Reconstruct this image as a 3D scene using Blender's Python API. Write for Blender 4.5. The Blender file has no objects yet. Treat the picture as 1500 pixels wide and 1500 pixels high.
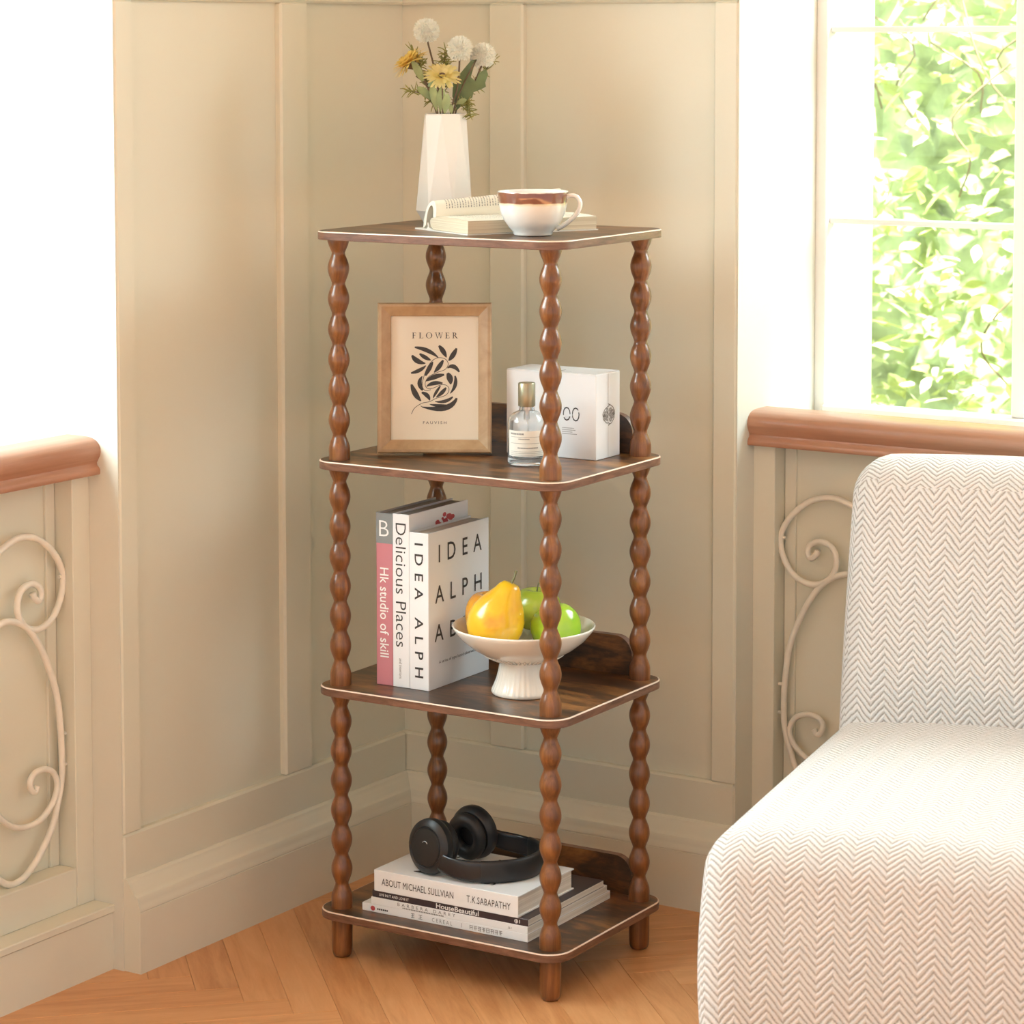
import bpy, bmesh, math, random
from mathutils import Vector, Matrix
random.seed(7)
PI = math.pi
scn = bpy.context.scene
COL = scn.collection

# ------------------------------------------------------------------ camera
# world frame: wall corner at the origin, right wall in the plane y=0 (x>0), left wall in the plane x=0 (y<0), floor z=0
cam_d = bpy.data.cameras.new('camera'); cam = bpy.data.objects.new('camera', cam_d); COL.objects.link(cam)
_f = Vector((-0.5388, 0.8387, -0.0789)).normalized()
_r = Vector((0.8413, 0.5405, -0.0008)); _r = (_r - _f * _r.dot(_f)).normalized()
_u = _r.cross(_f)
cam.matrix_world = Matrix(((_r.x, _u.x, -_f.x, 2.6967), (_r.y, _u.y, -_f.y, -3.8584), (_r.z, _u.z, -_f.z, 1.4083), (0, 0, 0, 1)))
cam_d.sensor_width = 36.0
cam_d.lens = 4035.7 / 1500 * 36
cam_d.shift_y = -374.0 / 1500
cam_d.dof.use_dof = True; cam_d.dof.focus_distance = 4.2; cam_d.dof.aperture_fstop = 9.0
cam_d.clip_end = 60
scn.camera = cam

# ------------------------------------------------------------------ light
scn.view_settings.view_transform = 'Standard'; scn.view_settings.look = 'None'
scn.view_settings.gamma = 1.0; scn.view_settings.use_curve_mapping = False
scn.view_settings.exposure = 0.40
world = bpy.data.worlds.new('world'); scn.world = world; world.use_nodes = True
bg = world.node_tree.nodes['Background']; bg.inputs[0].default_value = (0.80, 0.945, 1.0, 1); bg.inputs[1].default_value = 0.80

def area(name, loc, target, sx, sy, power, color):
    d = bpy.data.lights.new(name, 'AREA'); d.shape = 'RECTANGLE'; d.size = sx; d.size_y = sy; d.energy = power; d.color = color
    o = bpy.data.objects.new(name, d); COL.objects.link(o); o.location = loc
    o.rotation_euler = (Vector(target) - Vector(loc)).to_track_quat('-Z', 'Y').to_euler()
    return o
area('daylight_left_window', (-1.05, -1.75, 2.15), (0.55, -0.75, 0.55), 1.9, 1.6, 158, (0.80, 0.94, 1.0))
area('daylight_right_window', (1.75, 1.15, 2.35), (0.95, -0.60, 0.35), 1.9, 1.4, 110, (0.80, 0.94, 1.0))
sd = bpy.data.lights.new('sun', 'SUN'); sd.energy = 34; sd.angle = 0.03; sd.color = (1.0, 0.95, 0.86)
sun = bpy.data.objects.new('sun', sd); COL.objects.link(sun)
sun.rotation_euler = Vector((-0.25, 0.45, -0.86)).to_track_quat('-Z', 'Y').to_euler()

# ------------------------------------------------------------------ helpers
def new_mat(name):
    m = bpy.data.materials.new(name); m.use_nodes = True
    nt = m.node_tree; b = nt.nodes['Principled BSDF']
    return m, nt, b
def ramp(nt, fac, stops):
    n = nt.nodes.new('ShaderNodeValToRGB'); e = n.color_ramp.elements
    while len(e) < len(stops): e.new(0.5)
    for i, (p, c) in enumerate(stops):
        e[i].position = p; e[i].color = (*c, 1)
    nt.links.new(fac, n.inputs[0]); return n.outputs[0]
def coords(nt, scale=(1, 1, 1), kind='Object'):
    tc = nt.nodes.new('ShaderNodeTexCoord'); mp = nt.nodes.new('ShaderNodeMapping'); mp.inputs['Scale'].default_value = scale
    nt.links.new(tc.outputs[kind], mp.inputs[0]); return mp.outputs[0]
def noise(nt, vec, scale, detail=4, rough=0.55, dist=0.0):
    n = nt.nodes.new('ShaderNodeTexNoise'); n.inputs['Scale'].default_value = scale; n.inputs['Detail'].default_value = detail
    n.inputs['Roughness'].default_value = rough; n.inputs['Distortion'].default_value = dist
    nt.links.new(vec, n.inputs['Vector']); return n.outputs['Fac']
def bump(nt, b, h, strength, dist=0.001):
    n = nt.nodes.new('ShaderNodeBump'); n.inputs['Strength'].default_value = strength; n.inputs['Distance'].default_value = dist
    nt.links.new(h, n.inputs['Height']); nt.links.new(n.outputs[0], b.inputs['Normal'])
def plain(name, col, rough=0.5, spec=0.5, metal=0.0, coat=0.0, var=0.0, vscale=20, bmp=0.0, bscale=300, trans=0.0):
    m, nt, b = new_mat(name)
    b.inputs['Roughness'].default_value = rough; b.inputs['Metallic'].default_value = metal
    b.inputs['Specular IOR Level'].default_value = spec; b.inputs['Coat Weight'].default_value = coat
    v = coords(nt)
    lo = tuple(max(0, c * (1 - var)) for c in col); hi = tuple(min(1, c * (1 + var)) for c in col)
    nt.links.new(ramp(nt, noise(nt, v, vscale), [(0.3, lo), (0.7, hi)]), b.inputs['Base Color'])
    if bmp: bump(nt, b, noise(nt, v, bscale, 3), bmp)
    if trans: b.inputs['Transmission Weight'].default_value = trans
    return m
def wood(name, stops, grain=(1.5, 18, 18), gscale=3.0, rough=0.35, coat=0.0, bmp=0.12, rnd=0.0, spec=0.5):
    m, nt, b = new_mat(name)
    v = coords(nt, grain)
    if rnd:
        oi = nt.nodes.new('ShaderNodeObjectInfo'); ad = nt.nodes.new('ShaderNodeVectorMath'); ad.operation = 'ADD'
        sc = nt.nodes.new('ShaderNodeVectorMath'); sc.operation = 'SCALE'; sc.inputs[3].default_value = 37.0
        cx = nt.nodes.new('ShaderNodeCombineXYZ')
        for i in range(3): nt.links.new(oi.outputs['Random'], cx.inputs[i])
        nt.links.new(cx.outputs[0], sc.inputs[0]); nt.links.new(v, ad.inputs[0]); nt.links.new(sc.outputs[0], ad.inputs[1]); v = ad.outputs[0]
    n1 = noise(nt, v, gscale, 6, 0.6, 0.8); n2 = noise(nt, v, gscale * 9, 3, 0.6)
    mx = nt.nodes.new('ShaderNodeMath'); mx.operation = 'MULTIPLY_ADD'; mx.inputs[1].default_value = 0.22
    nt.links.new(n2, mx.inputs[0]); nt.links.new(n1, mx.inputs[2])
    sb = nt.nodes.new('ShaderNodeMath'); sb.operation = 'SUBTRACT'; sb.inputs[1].default_value = 0.11; nt.links.new(mx.outputs[0], sb.inputs[0])
    fac = sb.outputs[0]
    if rnd:
        ml = nt.nodes.new('ShaderNodeMath'); ml.operation = 'MULTIPLY_ADD'; ml.inputs[1].default_value = rnd; nt.links.new(oi.outputs['Random'], ml.inputs[0]); nt.links.new(fac, ml.inputs[2])
        s2 = nt.nodes.new('ShaderNodeMath'); s2.operation = 'SUBTRACT'; s2.inputs[1].default_value = rnd / 2; nt.links.new(ml.outputs[0], s2.inputs[0]); fac = s2.outputs[0]
    nt.links.new(ramp(nt, fac, stops), b.inputs['Base Color'])
    b.inputs['Roughness'].default_value = rough; b.inputs['Coat Weight'].default_value = coat; b.inputs['Coat Roughness'].default_value = 0.18
    b.inputs['Specular IOR Level'].default_value = spec
    if bmp: bump(nt, b, n2, bmp)
    return m

M = {}
M['wall'] = plain('cream_wall_paint', (0.735, 0.712, 0.588), 0.42, 0.4, var=0.012, vscale=3)
M['trim'] = plain('cream_trim_paint', (0.735, 0.71, 0.595), 0.40, 0.4, var=0.02, vscale=6, bmp=0.03, bscale=60)
M['reveal'] = plain('white_paint', (0.72, 0.695, 0.60), 0.5, 0.4, var=0.01)
M['iron'] = plain('cream_painted_iron', (0.82, 0.77, 0.67), 0.35, 0.5, var=0.06, vscale=40, bmp=0.2, bscale=120)
M['ceiling'] = plain('ceiling_paint', (0.85, 0.82, 0.76), 0.6)
M['winframe'] = plain('white_window_paint', (0.88, 0.88, 0.86), 0.35, var=0.01)
M['rail'] = wood('red_brown_rail_wood', [(0.25, (0.36, 0.165, 0.095)), (0.55, (0.45, 0.225, 0.138)), (0.8, (0.53, 0.29, 0.185))], (14, 14, 14), 1.2, 0.38, 0.2, 0.1)
M['railx'] = wood('red_brown_rail_wood_long', [(0.25, (0.36, 0.165, 0.095)), (0.55, (0.45, 0.225, 0.138)), (0.8, (0.53, 0.29, 0.185))], (2, 40, 40), 1.5, 0.38, 0.2, 0.1)
M['raily'] = wood('red_brown_rail_wood_cross', [(0.25, (0.36, 0.165, 0.095)), (0.55, (0.45, 0.225, 0.138)), (0.8, (0.53, 0.29, 0.185))], (40, 2, 40), 1.5, 0.38, 0.2, 0.1)
M['floor'] = wood('oak_floor', [(0.2, (0.52, 0.225, 0.082)), (0.5, (0.67, 0.33, 0.138)), (0.8, (0.75, 0.40, 0.18))], (2.2, 20, 20), 2.2, 0.36, 0.15, 0.06, rnd=0.24)
M['shelf'] = wood('rustic_brown_board', [(0.34, (0.030, 0.015, 0.008)), (0.47, (0.070, 0.032, 0.014)), (0.56, (0.17, 0.068, 0.020)), (0.72, (0.33, 0.145, 0.042))], (4.5, 15, 15), 1.5, 0.33, 0.08, 0.05)
M['shelf_edge'] = wood('board_edge_band', [(0.3, (0.10, 0.045, 0.026)), (0.55, (0.19, 0.088, 0.052)), (0.8, (0.27, 0.14, 0.088))], (4, 4, 30), 5, 0.4, 0.1, 0.05)
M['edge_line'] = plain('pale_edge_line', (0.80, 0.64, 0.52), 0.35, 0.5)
M['post'] = wood('walnut_turned_wood', [(0.25, (0.075, 0.024, 0.008)), (0.5, (0.19, 0.066, 0.018)), (0.75, (0.34, 0.135, 0.038))], (34, 34, 3), 1.6, 0.28, 0.35, 0.05)
M['frame'] = wood('light_oak_frame', [(0.25, (0.37, 0.225, 0.11)), (0.5, (0.48, 0.31, 0.165)), (0.8, (0.57, 0.39, 0.225))], (6, 6, 6), 3, 0.4, 0.2, 0.08)
M['print'] = plain('cream_print_paper', (0.80, 0.72, 0.58), 0.55, var=0.01)
M['ink'] = plain('charcoal_ink', (0.045, 0.040, 0.038), 0.6)
M['inkgrey'] = plain('grey_ink', (0.20, 0.19, 0.18), 0.6)
M['inkwhite'] = plain('white_ink', (0.86, 0.85, 0.83), 0.5)
M['inkred'] = plain('red_ink', (0.50, 0.07, 0.08), 0.5)
M['white'] = plain('white_card', (0.83, 0.835, 0.845), 0.38, var=0.01)
M['offwhite'] = plain('ivory_card', (0.80, 0.77, 0.70), 0.45, var=0.01)
M['grey'] = plain('grey_card', (0.24, 0.26, 0.26), 0.45)
M['greycover'] = plain('pale_grey_cover', (0.60, 0.58, 0.56), 0.35)
M['pink'] = plain('pink_card', (0.56, 0.215, 0.25), 0.45)
M['dark'] = plain('dark_plum_card', (0.045, 0.032, 0.038), 0.35)
M['darkpages'] = plain('dark_grey_paper', (0.40, 0.36, 0.31), 0.7, var=0.1, vscale=200)  # darker grey-brown paper for two page blocks and the easel back
def paper(name, lo, hi, axis):
    m, nt, b = new_mat(name); s = [2, 2, 2]; s[axis] = 900
    nt.links.new(ramp(nt, noise(nt, coords(nt, tuple(s)), 1.0, 2), [(0.35, lo), (0.65, hi)]), b.inputs['Base Color']); b.inputs['Roughness'].default_value = 0.75
    return m
M['pages_z'] = paper('page_edges_flat', (0.64, 0.60, 0.53), (0.82, 0.79, 0.73), 2)
M['pages_x'] = paper('page_edges_upright', (0.60, 0.56, 0.49), (0.80, 0.77, 0.70), 0)
M['novel'] = paper('cream_novel_pages', (0.62, 0.50, 0.34), (0.80, 0.70, 0.53), 2)
M['page'] = plain('cream_page', (0.84, 0.79, 0.67), 0.7, var=0.01)
M['vase'] = plain('matte_white_ceramic', (0.84, 0.80, 0.75), 0.45, var=0.01)
M['bowl'] = plain('glossy_ivory_ceramic', (0.84, 0.79, 0.70), 0.18, coat=0.5, var=0.01)
M['cup'] = plain('glossy_white_glaze', (0.84, 0.82, 0.77), 0.12, coat=0.6, var=0.01)
def cup_mat():
    m, nt, b = new_mat('brown_rim_glaze')
    tc = nt.nodes.new('ShaderNodeTexCoord'); sx = nt.nodes.new('ShaderNodeSeparateXYZ'); nt.links.new(tc.outputs['Object'], sx.inputs[0])
    ad = nt.nodes.new('ShaderNodeMath'); ad.operation = 'MULTIPLY_ADD'; ad.inputs[1].default_value = 0.003
    nt.links.new(noise(nt, tc.outputs['Object'], 60, 2), ad.inputs[0]); nt.links.new(sx.outputs[2], ad.inputs[2])
    mr = nt.nodes.new('ShaderNodeMapRange'); mr.inputs[1].default_value = 0.035; mr.inputs[2].default_value = 0.0665; nt.links.new(ad.outputs[0], mr.inputs[0])
    nt.links.new(ramp(nt, mr.outputs[0], [(0.0, (0.84, 0.82, 0.77)), (0.34, (0.84, 0.81, 0.73)), (0.45, (0.78, 0.66, 0.45)), (0.50, (0.24, 0.085, 0.045)), (0.955, (0.22, 0.075, 0.04)), (0.985, (0.80, 0.74, 0.66))]), b.inputs['Base Color'])
    b.inputs['Roughness'].default_value = 0.12; b.inputs['Coat Weight'].default_value = 0.6
    return m
M['cuprim'] = cup_mat()
M['black'] = plain('matte_black_plastic', (0.013, 0.014, 0.016), 0.38, var=0.05)
M['blackgloss'] = plain('satin_black_plastic', (0.018, 0.019, 0.022), 0.24)
M['cushion'] = plain('black_leather_pad', (0.011, 0.011, 0.012), 0.5, bmp=0.3, bscale=400)
M['cap'] = plain('brushed_champagne_metal', (0.40, 0.36, 0.25), 0.35, metal=0.85, var=0.05, vscale=60)
M['steel'] = plain('pump_metal', (0.6, 0.6, 0.6), 0.3, metal=1.0)
M['label'] = plain('paper_label', (0.80, 0.77, 0.69), 0.6)
m, nt, b = new_mat('clear_bottle_glass'); M['glass'] = m
b.inputs['Transmission Weight'].default_value = 0.94; b.inputs['Roughness'].default_value = 0.02; b.inputs['IOR'].default_value = 1.45; b.inputs['Base Color'].default_value = (0.96, 0.97, 0.97, 1)
m, nt, b = new_mat('window_glass'); M['pane'] = m
nt.nodes.remove(b); out = nt.nodes['Material Output']
tr = nt.nodes.new('ShaderNodeBsdfTransparent'); tr.inputs[0].default_value = (0.97, 0.985, 0.98, 1); gl = nt.nodes.new('ShaderNodeBsdfGlossy'); gl.inputs['Roughness'].default_value = 0.02
mx = nt.nodes.new('ShaderNodeMixShader'); mx.inputs[0].default_value = 0.05
nt.links.new(tr.outputs[0], mx.inputs[1]); nt.links.new(gl.outputs[0], mx.inputs[2]); nt.links.new(mx.outputs[0], out.inputs[0])
def fruit(name, stops, scale, rough=0.25, coat=0.4, spots=0.0):
    m, nt, b = new_mat(name); v = coords(nt)
    nt.links.new(ramp(nt, noise(nt, v, scale, 3, 0.5, 0.3), stops), b.inputs['Base Color'])
    b.inputs['Roughness'].default_value = rough; b.inputs['Coat Weight'].default_value = coat; b.inputs['Subsurface Weight'].default_value = 0.08; b.inputs['Subsurface Radius'].default_value = (0.01, 0.006, 0.002)
    bump(nt, b, noise(nt, v, 350, 2), 0.05); return m
M['pear'] = fruit('yellow_pear_skin', [(0.35, (0.80, 0.40, 0.02)), (0.55, (0.84, 0.50, 0.02)), (0.75, (0.72, 0.27, 0.015))], 16)
M['orange'] = fruit('amber_fruit_skin', [(0.35, (0.74, 0.27, 0.015)), (0.6, (0.80, 0.40, 0.02))], 14)
M['apple'] = fruit('green_apple_skin', [(0.35, (0.28, 0.50, 0.02)), (0.65, (0.42, 0.62, 0.05))], 18, 0.18)
M['appled'] = fruit('olive_apple_skin', [(0.35, (0.34, 0.44, 0.03)), (0.65, (0.48, 0.56, 0.07))], 18, 0.25)
M['stalk'] = plain('grey_green_stalk', (0.20, 0.20, 0.10), 0.6)
M['stem'] = plain('brown_flower_stem', (0.16, 0.105, 0.06), 0.6, var=0.2)
M['leaf'] = plain('sage_leaf', (0.30, 0.36, 0.17), 0.55, var=0.2, vscale=50)
M['leafd'] = plain('deep_green_leaf', (0.12, 0.17, 0.065), 0.5, var=0.2, vscale=50)
M['fern'] = plain('olive_fern', (0.30, 0.29, 0.08), 0.6, var=0.3, vscale=60)
def leafmat(name, col, blue=0.7, lo=0.75, thin=0.5):
    m, nt, b = new_mat(name); v = coords(nt)
    nt.links.new(ramp(nt, noise(nt, v, 6, 3), [(0.3, tuple(c * lo for c in col)), (0.7, col)]), b.inputs['Base Color'])
    b.inputs['Roughness'].default_value = 0.42
    t = nt.nodes.new('ShaderNodeBsdfTranslucent'); t.inputs[0].default_value = (min(1, col[0] * 1.1), min(1, col[1] * 1.1), min(1, col[2] * blue), 1)
    x = nt.nodes.new('ShaderNodeMixShader'); x.inputs[0].default_value = thin
    nt.links.new(b.outputs[0], x.inputs[1]); nt.links.new(t.outputs[0], x.inputs[2]); nt.links.new(x.outputs[0], nt.nodes['Material Output'].inputs[0]); return m
M['g1'] = leafmat('fresh_shrub_leaf', (0.52, 0.58, 0.30)); M['g2'] = leafmat('mid_shrub_leaf', (0.42, 0.50, 0.33)); M['g3'] = leafmat('pale_shrub_leaf', (0.60, 0.64, 0.52))
M['petalw'] = leafmat('white_petals', (0.98, 0.96, 0.89), 1.0, 0.97, 0.3); M['petaly'] = leafmat('yellow_petals', (0.95, 0.74, 0.34)); M['petaly2'] = leafmat('pale_yellow_petals', (0.96, 0.82, 0.46))
M['twig'] = plain('shrub_twig', (0.22, 0.17, 0.10), 0.8)
M['core'] = plain('shrub_inner_mass', (0.44, 0.52, 0.32), 0.9, var=0.4, vscale=14)
M['earth'] = plain('garden_ground', (0.25, 0.24, 0.15), 0.9, var=0.3)

def fabric():
    m, nt, b = new_mat('white_herringbone_weave')
    uv = nt.nodes.new('ShaderNodeUVMap'); uv.uv_map = 'UVMap'
    ns = nt.nodes.new('ShaderNodeTexNoise'); ns.inputs['Scale'].default_value = 60; nt.links.new(uv.outputs[0], ns.inputs['Vector'])
    ds = nt.nodes.new('ShaderNodeVectorMath'); ds.operation = 'MULTIPLY_ADD'; ds.inputs[1].default_value = (0.004, 0.004, 0)
    nt.links.new(ns.outputs['Color'], ds.inputs[0]); nt.links.new(uv.outputs[0], ds.inputs[2])
    sp = nt.nodes.new('ShaderNodeSeparateXYZ'); nt.links.new(ds.outputs[0], sp.inputs[0])
    def mth(op, a, bb=None, c=None):
        n = nt.nodes.new('ShaderNodeMath'); n.operation = op
        for i, x in enumerate((a, bb, c)):
            if x is None: continue
            if isinstance(x, (int, float)): n.inputs[i].default_value = x
            else: nt.links.new(x, n.inputs[i])
        return n.outputs[0]
    tri = mth('PINGPONG', sp.outputs[0], 0.0212)
    w = mth('MULTIPLY_ADD', tri, 1.12, sp.outputs[1])
    s = mth('SINE', mth('MULTIPLY', w, 2 * PI / 0.0108))
    s01 = mth('MULTIPLY_ADD', s, 0.5, 0.5)
    fine = noise(nt, uv.outputs[0], 520, 2); 
    h = mth('ADD', mth('MULTIPLY', s01, 0.75), mth('MULTIPLY', fine, 0.6))
    nt.links.new(ramp(nt, h, [(0.28, (0.36, 0.33, 0.295)), (0.50, (0.62, 0.59, 0.555)), (0.72, (0.74, 0.72, 0.70))]), b.inputs['Base Color'])
    b.inputs['Roughness'].default_value = 0.9; b.inputs['Sheen Weight'].default_value = 0.25; b.inputs['Specular IOR Level'].default_value = 0.15
    bump(nt, b, h, 0.55, 0.003); return m
M['fabric'] = fabric()

def link(o, parent=None):
    COL.objects.link(o)
    if parent: o.parent = parent
    return o
def obj(name, bm, mat, parent=None, smooth=False, kind=None):
    bmesh.ops.recalc_face_normals(bm, faces=bm.faces)
    me = bpy.data.meshes.new(name); bm.to_mesh(me); bm.free()
    if smooth:
        for p in me.polygons: p.use_smooth = True
        if smooth != True: me.set_sharp_from_angle(angle=math.radians(smooth))
    me.materials.append(M[mat] if isinstance(mat, str) else mat)
    o = bpy.data.objects.new(name, me); link(o, parent)
    if kind: o['kind'] = kind
    return o
def inst(name, me, parent, mw):
    o = bpy.data.objects.new(name, me); link(o, parent); o.matrix_basis = mw; return o
def tag(o, label, cat, group=None):
    o['label'] = label; o['category'] = cat
    if group: o['group'] = group
    return o
def thing(name, label, cat, loc=(0, 0, 0), rz=0.0, group=None):
    o = bpy.data.objects.new(name, None); link(o); o.empty_display_size = 0.02
    o.location = loc; o.rotation_euler = (0, 0, rz); return tag(o, label, cat, group)
def struct(name, bm, mat, label=None, cat=None, smooth=False):
    o = obj(name, bm, mat, None, smooth, 'structure')
    if label: tag(o, label, cat)
    return o
def box(bm, x0, x1, y0, y1, z0, z1):
    v = [bm.verts.new(p) for p in ((x0, y0, z0), (x1, y0, z0), (x1, y1, z0), (x0, y1, z0), (x0, y0, z1), (x1, y0, z1), (x1, y1, z1), (x0, y1, z1))]
    for f in ((0, 3, 2, 1), (4, 5, 6, 7), (0, 1, 5, 4), (1, 2, 6, 5), (2, 3, 7, 6), (3, 0, 4, 7)): bm.faces.new([v[i] for i in f])
    return v
def bx(*a, bev=0.0, seg=1):
    bm = bmesh.new(); box(bm, *a)
    if bev: bmesh.ops.bevel(bm, geom=bm.edges[:], offset=bev, segments=seg, affect='EDGES', profile=0.5)
    return bm
def lathe(bm, prof, seg=32, fn=None, closed=False):
    rings = []
    for r, z in prof:
        ring = []
        for i in range(seg):
            a = 2 * PI * i / seg; rr = fn(r, z, a) if fn else r
            ring.append(bm.verts.new((rr * math.cos(a), rr * math.sin(a), z)))
        rings.append(ring)
    for k in range(len(rings) - 1):
        for i in range(seg):
            j = (i + 1) % seg; bm.faces.new((rings[k][i], rings[k][j], rings[k + 1][j], rings[k + 1][i]))
    if not closed: bm.faces.new(rings[0][::-1]); bm.faces.new(rings[-1])
    else:
        for i in range(seg):
            j = (i + 1) % seg; bm.faces.new((rings[-1][i], rings[-1][j], rings[0][j], rings[0][i]))
    return bm
def tube(bm, pts, r, seg=8, caps=True):
    pts = [Vector(p) for p in pts]; n = len(pts); rs = r if isinstance(r, (list, tuple)) else [r] * n
    t = [(pts[min(i + 1, n - 1)] - pts[max(i - 1, 0)]).normalized() for i in range(n)]
    a = Vector((0, 0, 1)) if abs(t[0].z) < 0.9 else Vector((1, 0, 0))
    u = (a - t[0] * a.dot(t[0])).normalized(); rings = []
    for i in range(n):
        u = (u - t[i] * u.dot(t[i])).normalized(); w = t[i].cross(u)
        rings.append([bm.verts.new(pts[i] + rs[i] * (math.cos(2 * PI * k / seg) * u + math.sin(2 * PI * k / seg) * w)) for k in range(seg)])
    for i in range(n - 1):
        for k in range(seg):
            j = (k + 1) % seg; bm.faces.new((rings[i][k], rings[i][j], rings[i + 1][j], rings[i + 1][k]))
    if caps: bm.faces.new(rings[0][::-1]); bm.faces.new(rings[-1])
    return bm
def spline(pts, n=8):
    P = [Vector(p) for p in pts]; P = [2 * P[0] - P[1]] + P + [2 * P[-1] - P[-2]]; out = []
    for i in range(1, len(P) - 2):
        for k in range(n):
            t = k / n; a, b_, c, d = P[i - 1], P[i], P[i + 1], P[i + 2]
            out.append(0.5 * ((2 * b_) + (c - a) * t + (2 * a - 5 * b_ + 4 * c - d) * t * t + (3 * b_ - a - 3 * c + d) * t ** 3))
    out.append(P[-2]); return out
def extrude(bm, prof, map0, map1):
    a = [bm.verts.new(map0(p)) for p in prof]; b_ = [bm.verts.new(map1(p)) for p in prof]; n = len(prof)
    for i in range(n): bm.faces.new((a[i], a[(i + 1) % n], b_[(i + 1) % n], b_[i]))
    bm.faces.new(a[::-1]); bm.faces.new(b_); return bm
def rbox(sx, sy, sz, r, n=10, fn=None):
    """rounded box centred in x,y, base at z=0; r radius; fn(v)->v final shaping"""
    bm = bmesh.new(); bmesh.ops.create_cube(bm, size=2.0)
    bmesh.ops.subdivide_edges(bm, edges=bm.edges[:], cuts=n, use_grid_fill=True)
    h = Vector((sx / 2, sy / 2, sz / 2))
    for v in bm.verts:
        q = Vector()
        for i in range(3):       # pack the cuts near the edges so that the rounding is smooth
            s = v.co[i]; k = max(0.35, 1 - 2.2 * r / (2 * h[i])); a = abs(s)
            e = 1 - r / h[i]
            q[i] = math.copysign((a / k) * e if a < k else e + (a - k) / (1 - k) * (1 - e), s) * h[i]
        c = Vector(tuple(max(-(h[i] - r), min(h[i] - r, q[i])) for i in range(3))); d = q - c
        # cube-to-sphere direction for even rounding
        if d.length > 1e-9:
            m_ = max(abs(d[i]) for i in range(3)); 
            d = Vector(tuple(math.tan(d[i] / m_ * PI / 4) * 1.0 for i in range(3))).normalized() * r * (m_ / r)
        v.co = c + d + Vector((0, 0, sz / 2))
        if fn: v.co = fn(v.co.copy())
    return bm
def lettering(parent, name, text, mat, org, xd, yd, w, h, bold=0.0, spacing=1.0, lift=0.0003, shear=0.0):
    """flat printed words: centred at org in the parent's frame, reading along xd, fitted to w x h"""
    cu = bpy.data.curves.new('words', 'FONT'); cu.body = text; cu.size = 1.0; cu.offset = bold; cu.space_character = spacing; cu.shear = shear; cu.resolution_u = 3
    to = bpy.data.objects.new('words', cu); me = bpy.data.meshes.new_from_object(to); bpy.data.objects.remove(to)
    xs = [v.co.x for v in me.vertices]; ys = [v.co.y for v in me.vertices]
    cx, cy = (min(xs) + max(xs)) / 2, (min(ys) + max(ys)) / 2; kx = w / (max(xs) - min(xs)); ky = h / (max(ys) - min(ys))
    xd = Vector(xd).normalized(); yd = Vector(yd).normalized(); nd = xd.cross(yd); org = Vector(org)
    for v in me.vertices: v.co = org + xd * (v.co.x - cx) * kx + yd * (v.co.y - cy) * ky + nd * lift
    me.materials.clear(); me.materials.append(M[mat]); me.name = name
    return link(bpy.data.objects.new(name, me), parent)
def strokes(parent, name, mat, org, xd, yd, rects, lift=0.0003):
    """flat printed marks: rects (x0,x1,y0,y1) in a plane"""
    xd = Vector(xd).normalized(); yd = Vector(yd).normalized(); nd = xd.cross(yd); org = Vector(org); bm = bmesh.new()
    for x0, x1, y0, y1 in rects:
        bm.faces.new([bm.verts.new(org + xd * a + yd * c + nd * lift) for a, c in ((x0, y0), (x1, y0), (x1, y1), (x0, y1))])
    me = bpy.data.meshes.new(name); bm.to_mesh(me); bm.free(); me.materials.append(M[mat])
    return link(bpy.data.objects.new(name, me), parent)

# ------------------------------------------------------------------ the room
LE, RE = -0.7457, 0.642          # where the left / right panelled walls end and the window niches begin
NW = 1.38                        # niche width
WT = 0.275                       # wall thickness up to the window
H = 2.62
T = 0.012                        # stiles and rails stand proud of the panels
SB = 0.785                       # sill height
WTOP = 2.09
# every wall: boxes in (along, depth, z); the left wall maps (a,d) -> x=-d, y=-a ; the right wall maps (a,d) -> x=a, y=d
def wl(a0, a1, d0, d1, z0, z1): return (-d1, -d0, -a1, -a0, z0, z1)
def wr(a0, a1, d0, d1, z0, z1): return (a0, a1, d0, d1, z0, z1)
def build_wall(side, fn, end, ext):
    bm = bmesh.new()
    box(bm, *fn(-0.30 if side == 'right' else -T, end, T, ext, 0, H))
    box(bm, *fn(end, end + NW, 0.098, ext - 0.0 if side == 'left' else WT + 0.06, 0, SB - 0.025))
    box(bm, *fn(end, end + NW, 0.0, ext, WTOP, H))
    box(bm, *fn(end + NW, end + NW + (0.30 if side == 'left' else 2.3), T, ext, 0, H))
    w = struct('wall_' + side, bm, 'wall', 'cream panelled wall on the %s of the room corner' % side, 'wall')
    return w
wallL = build_wall('left', wl, -LE, 0.42)
wallR = build_wall('right', wr, RE, 0.50)
E_ = 0.0
def proud(parent, fn, name, a0, a1, z0, z1, bev=0.0035):
    b = fn(a0, a1, 0.0, T + 0.004, z0, z1); return obj(name, bx(*b, bev=bev), 'wall', parent)
PT, PB = 1.466, 0.209
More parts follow.
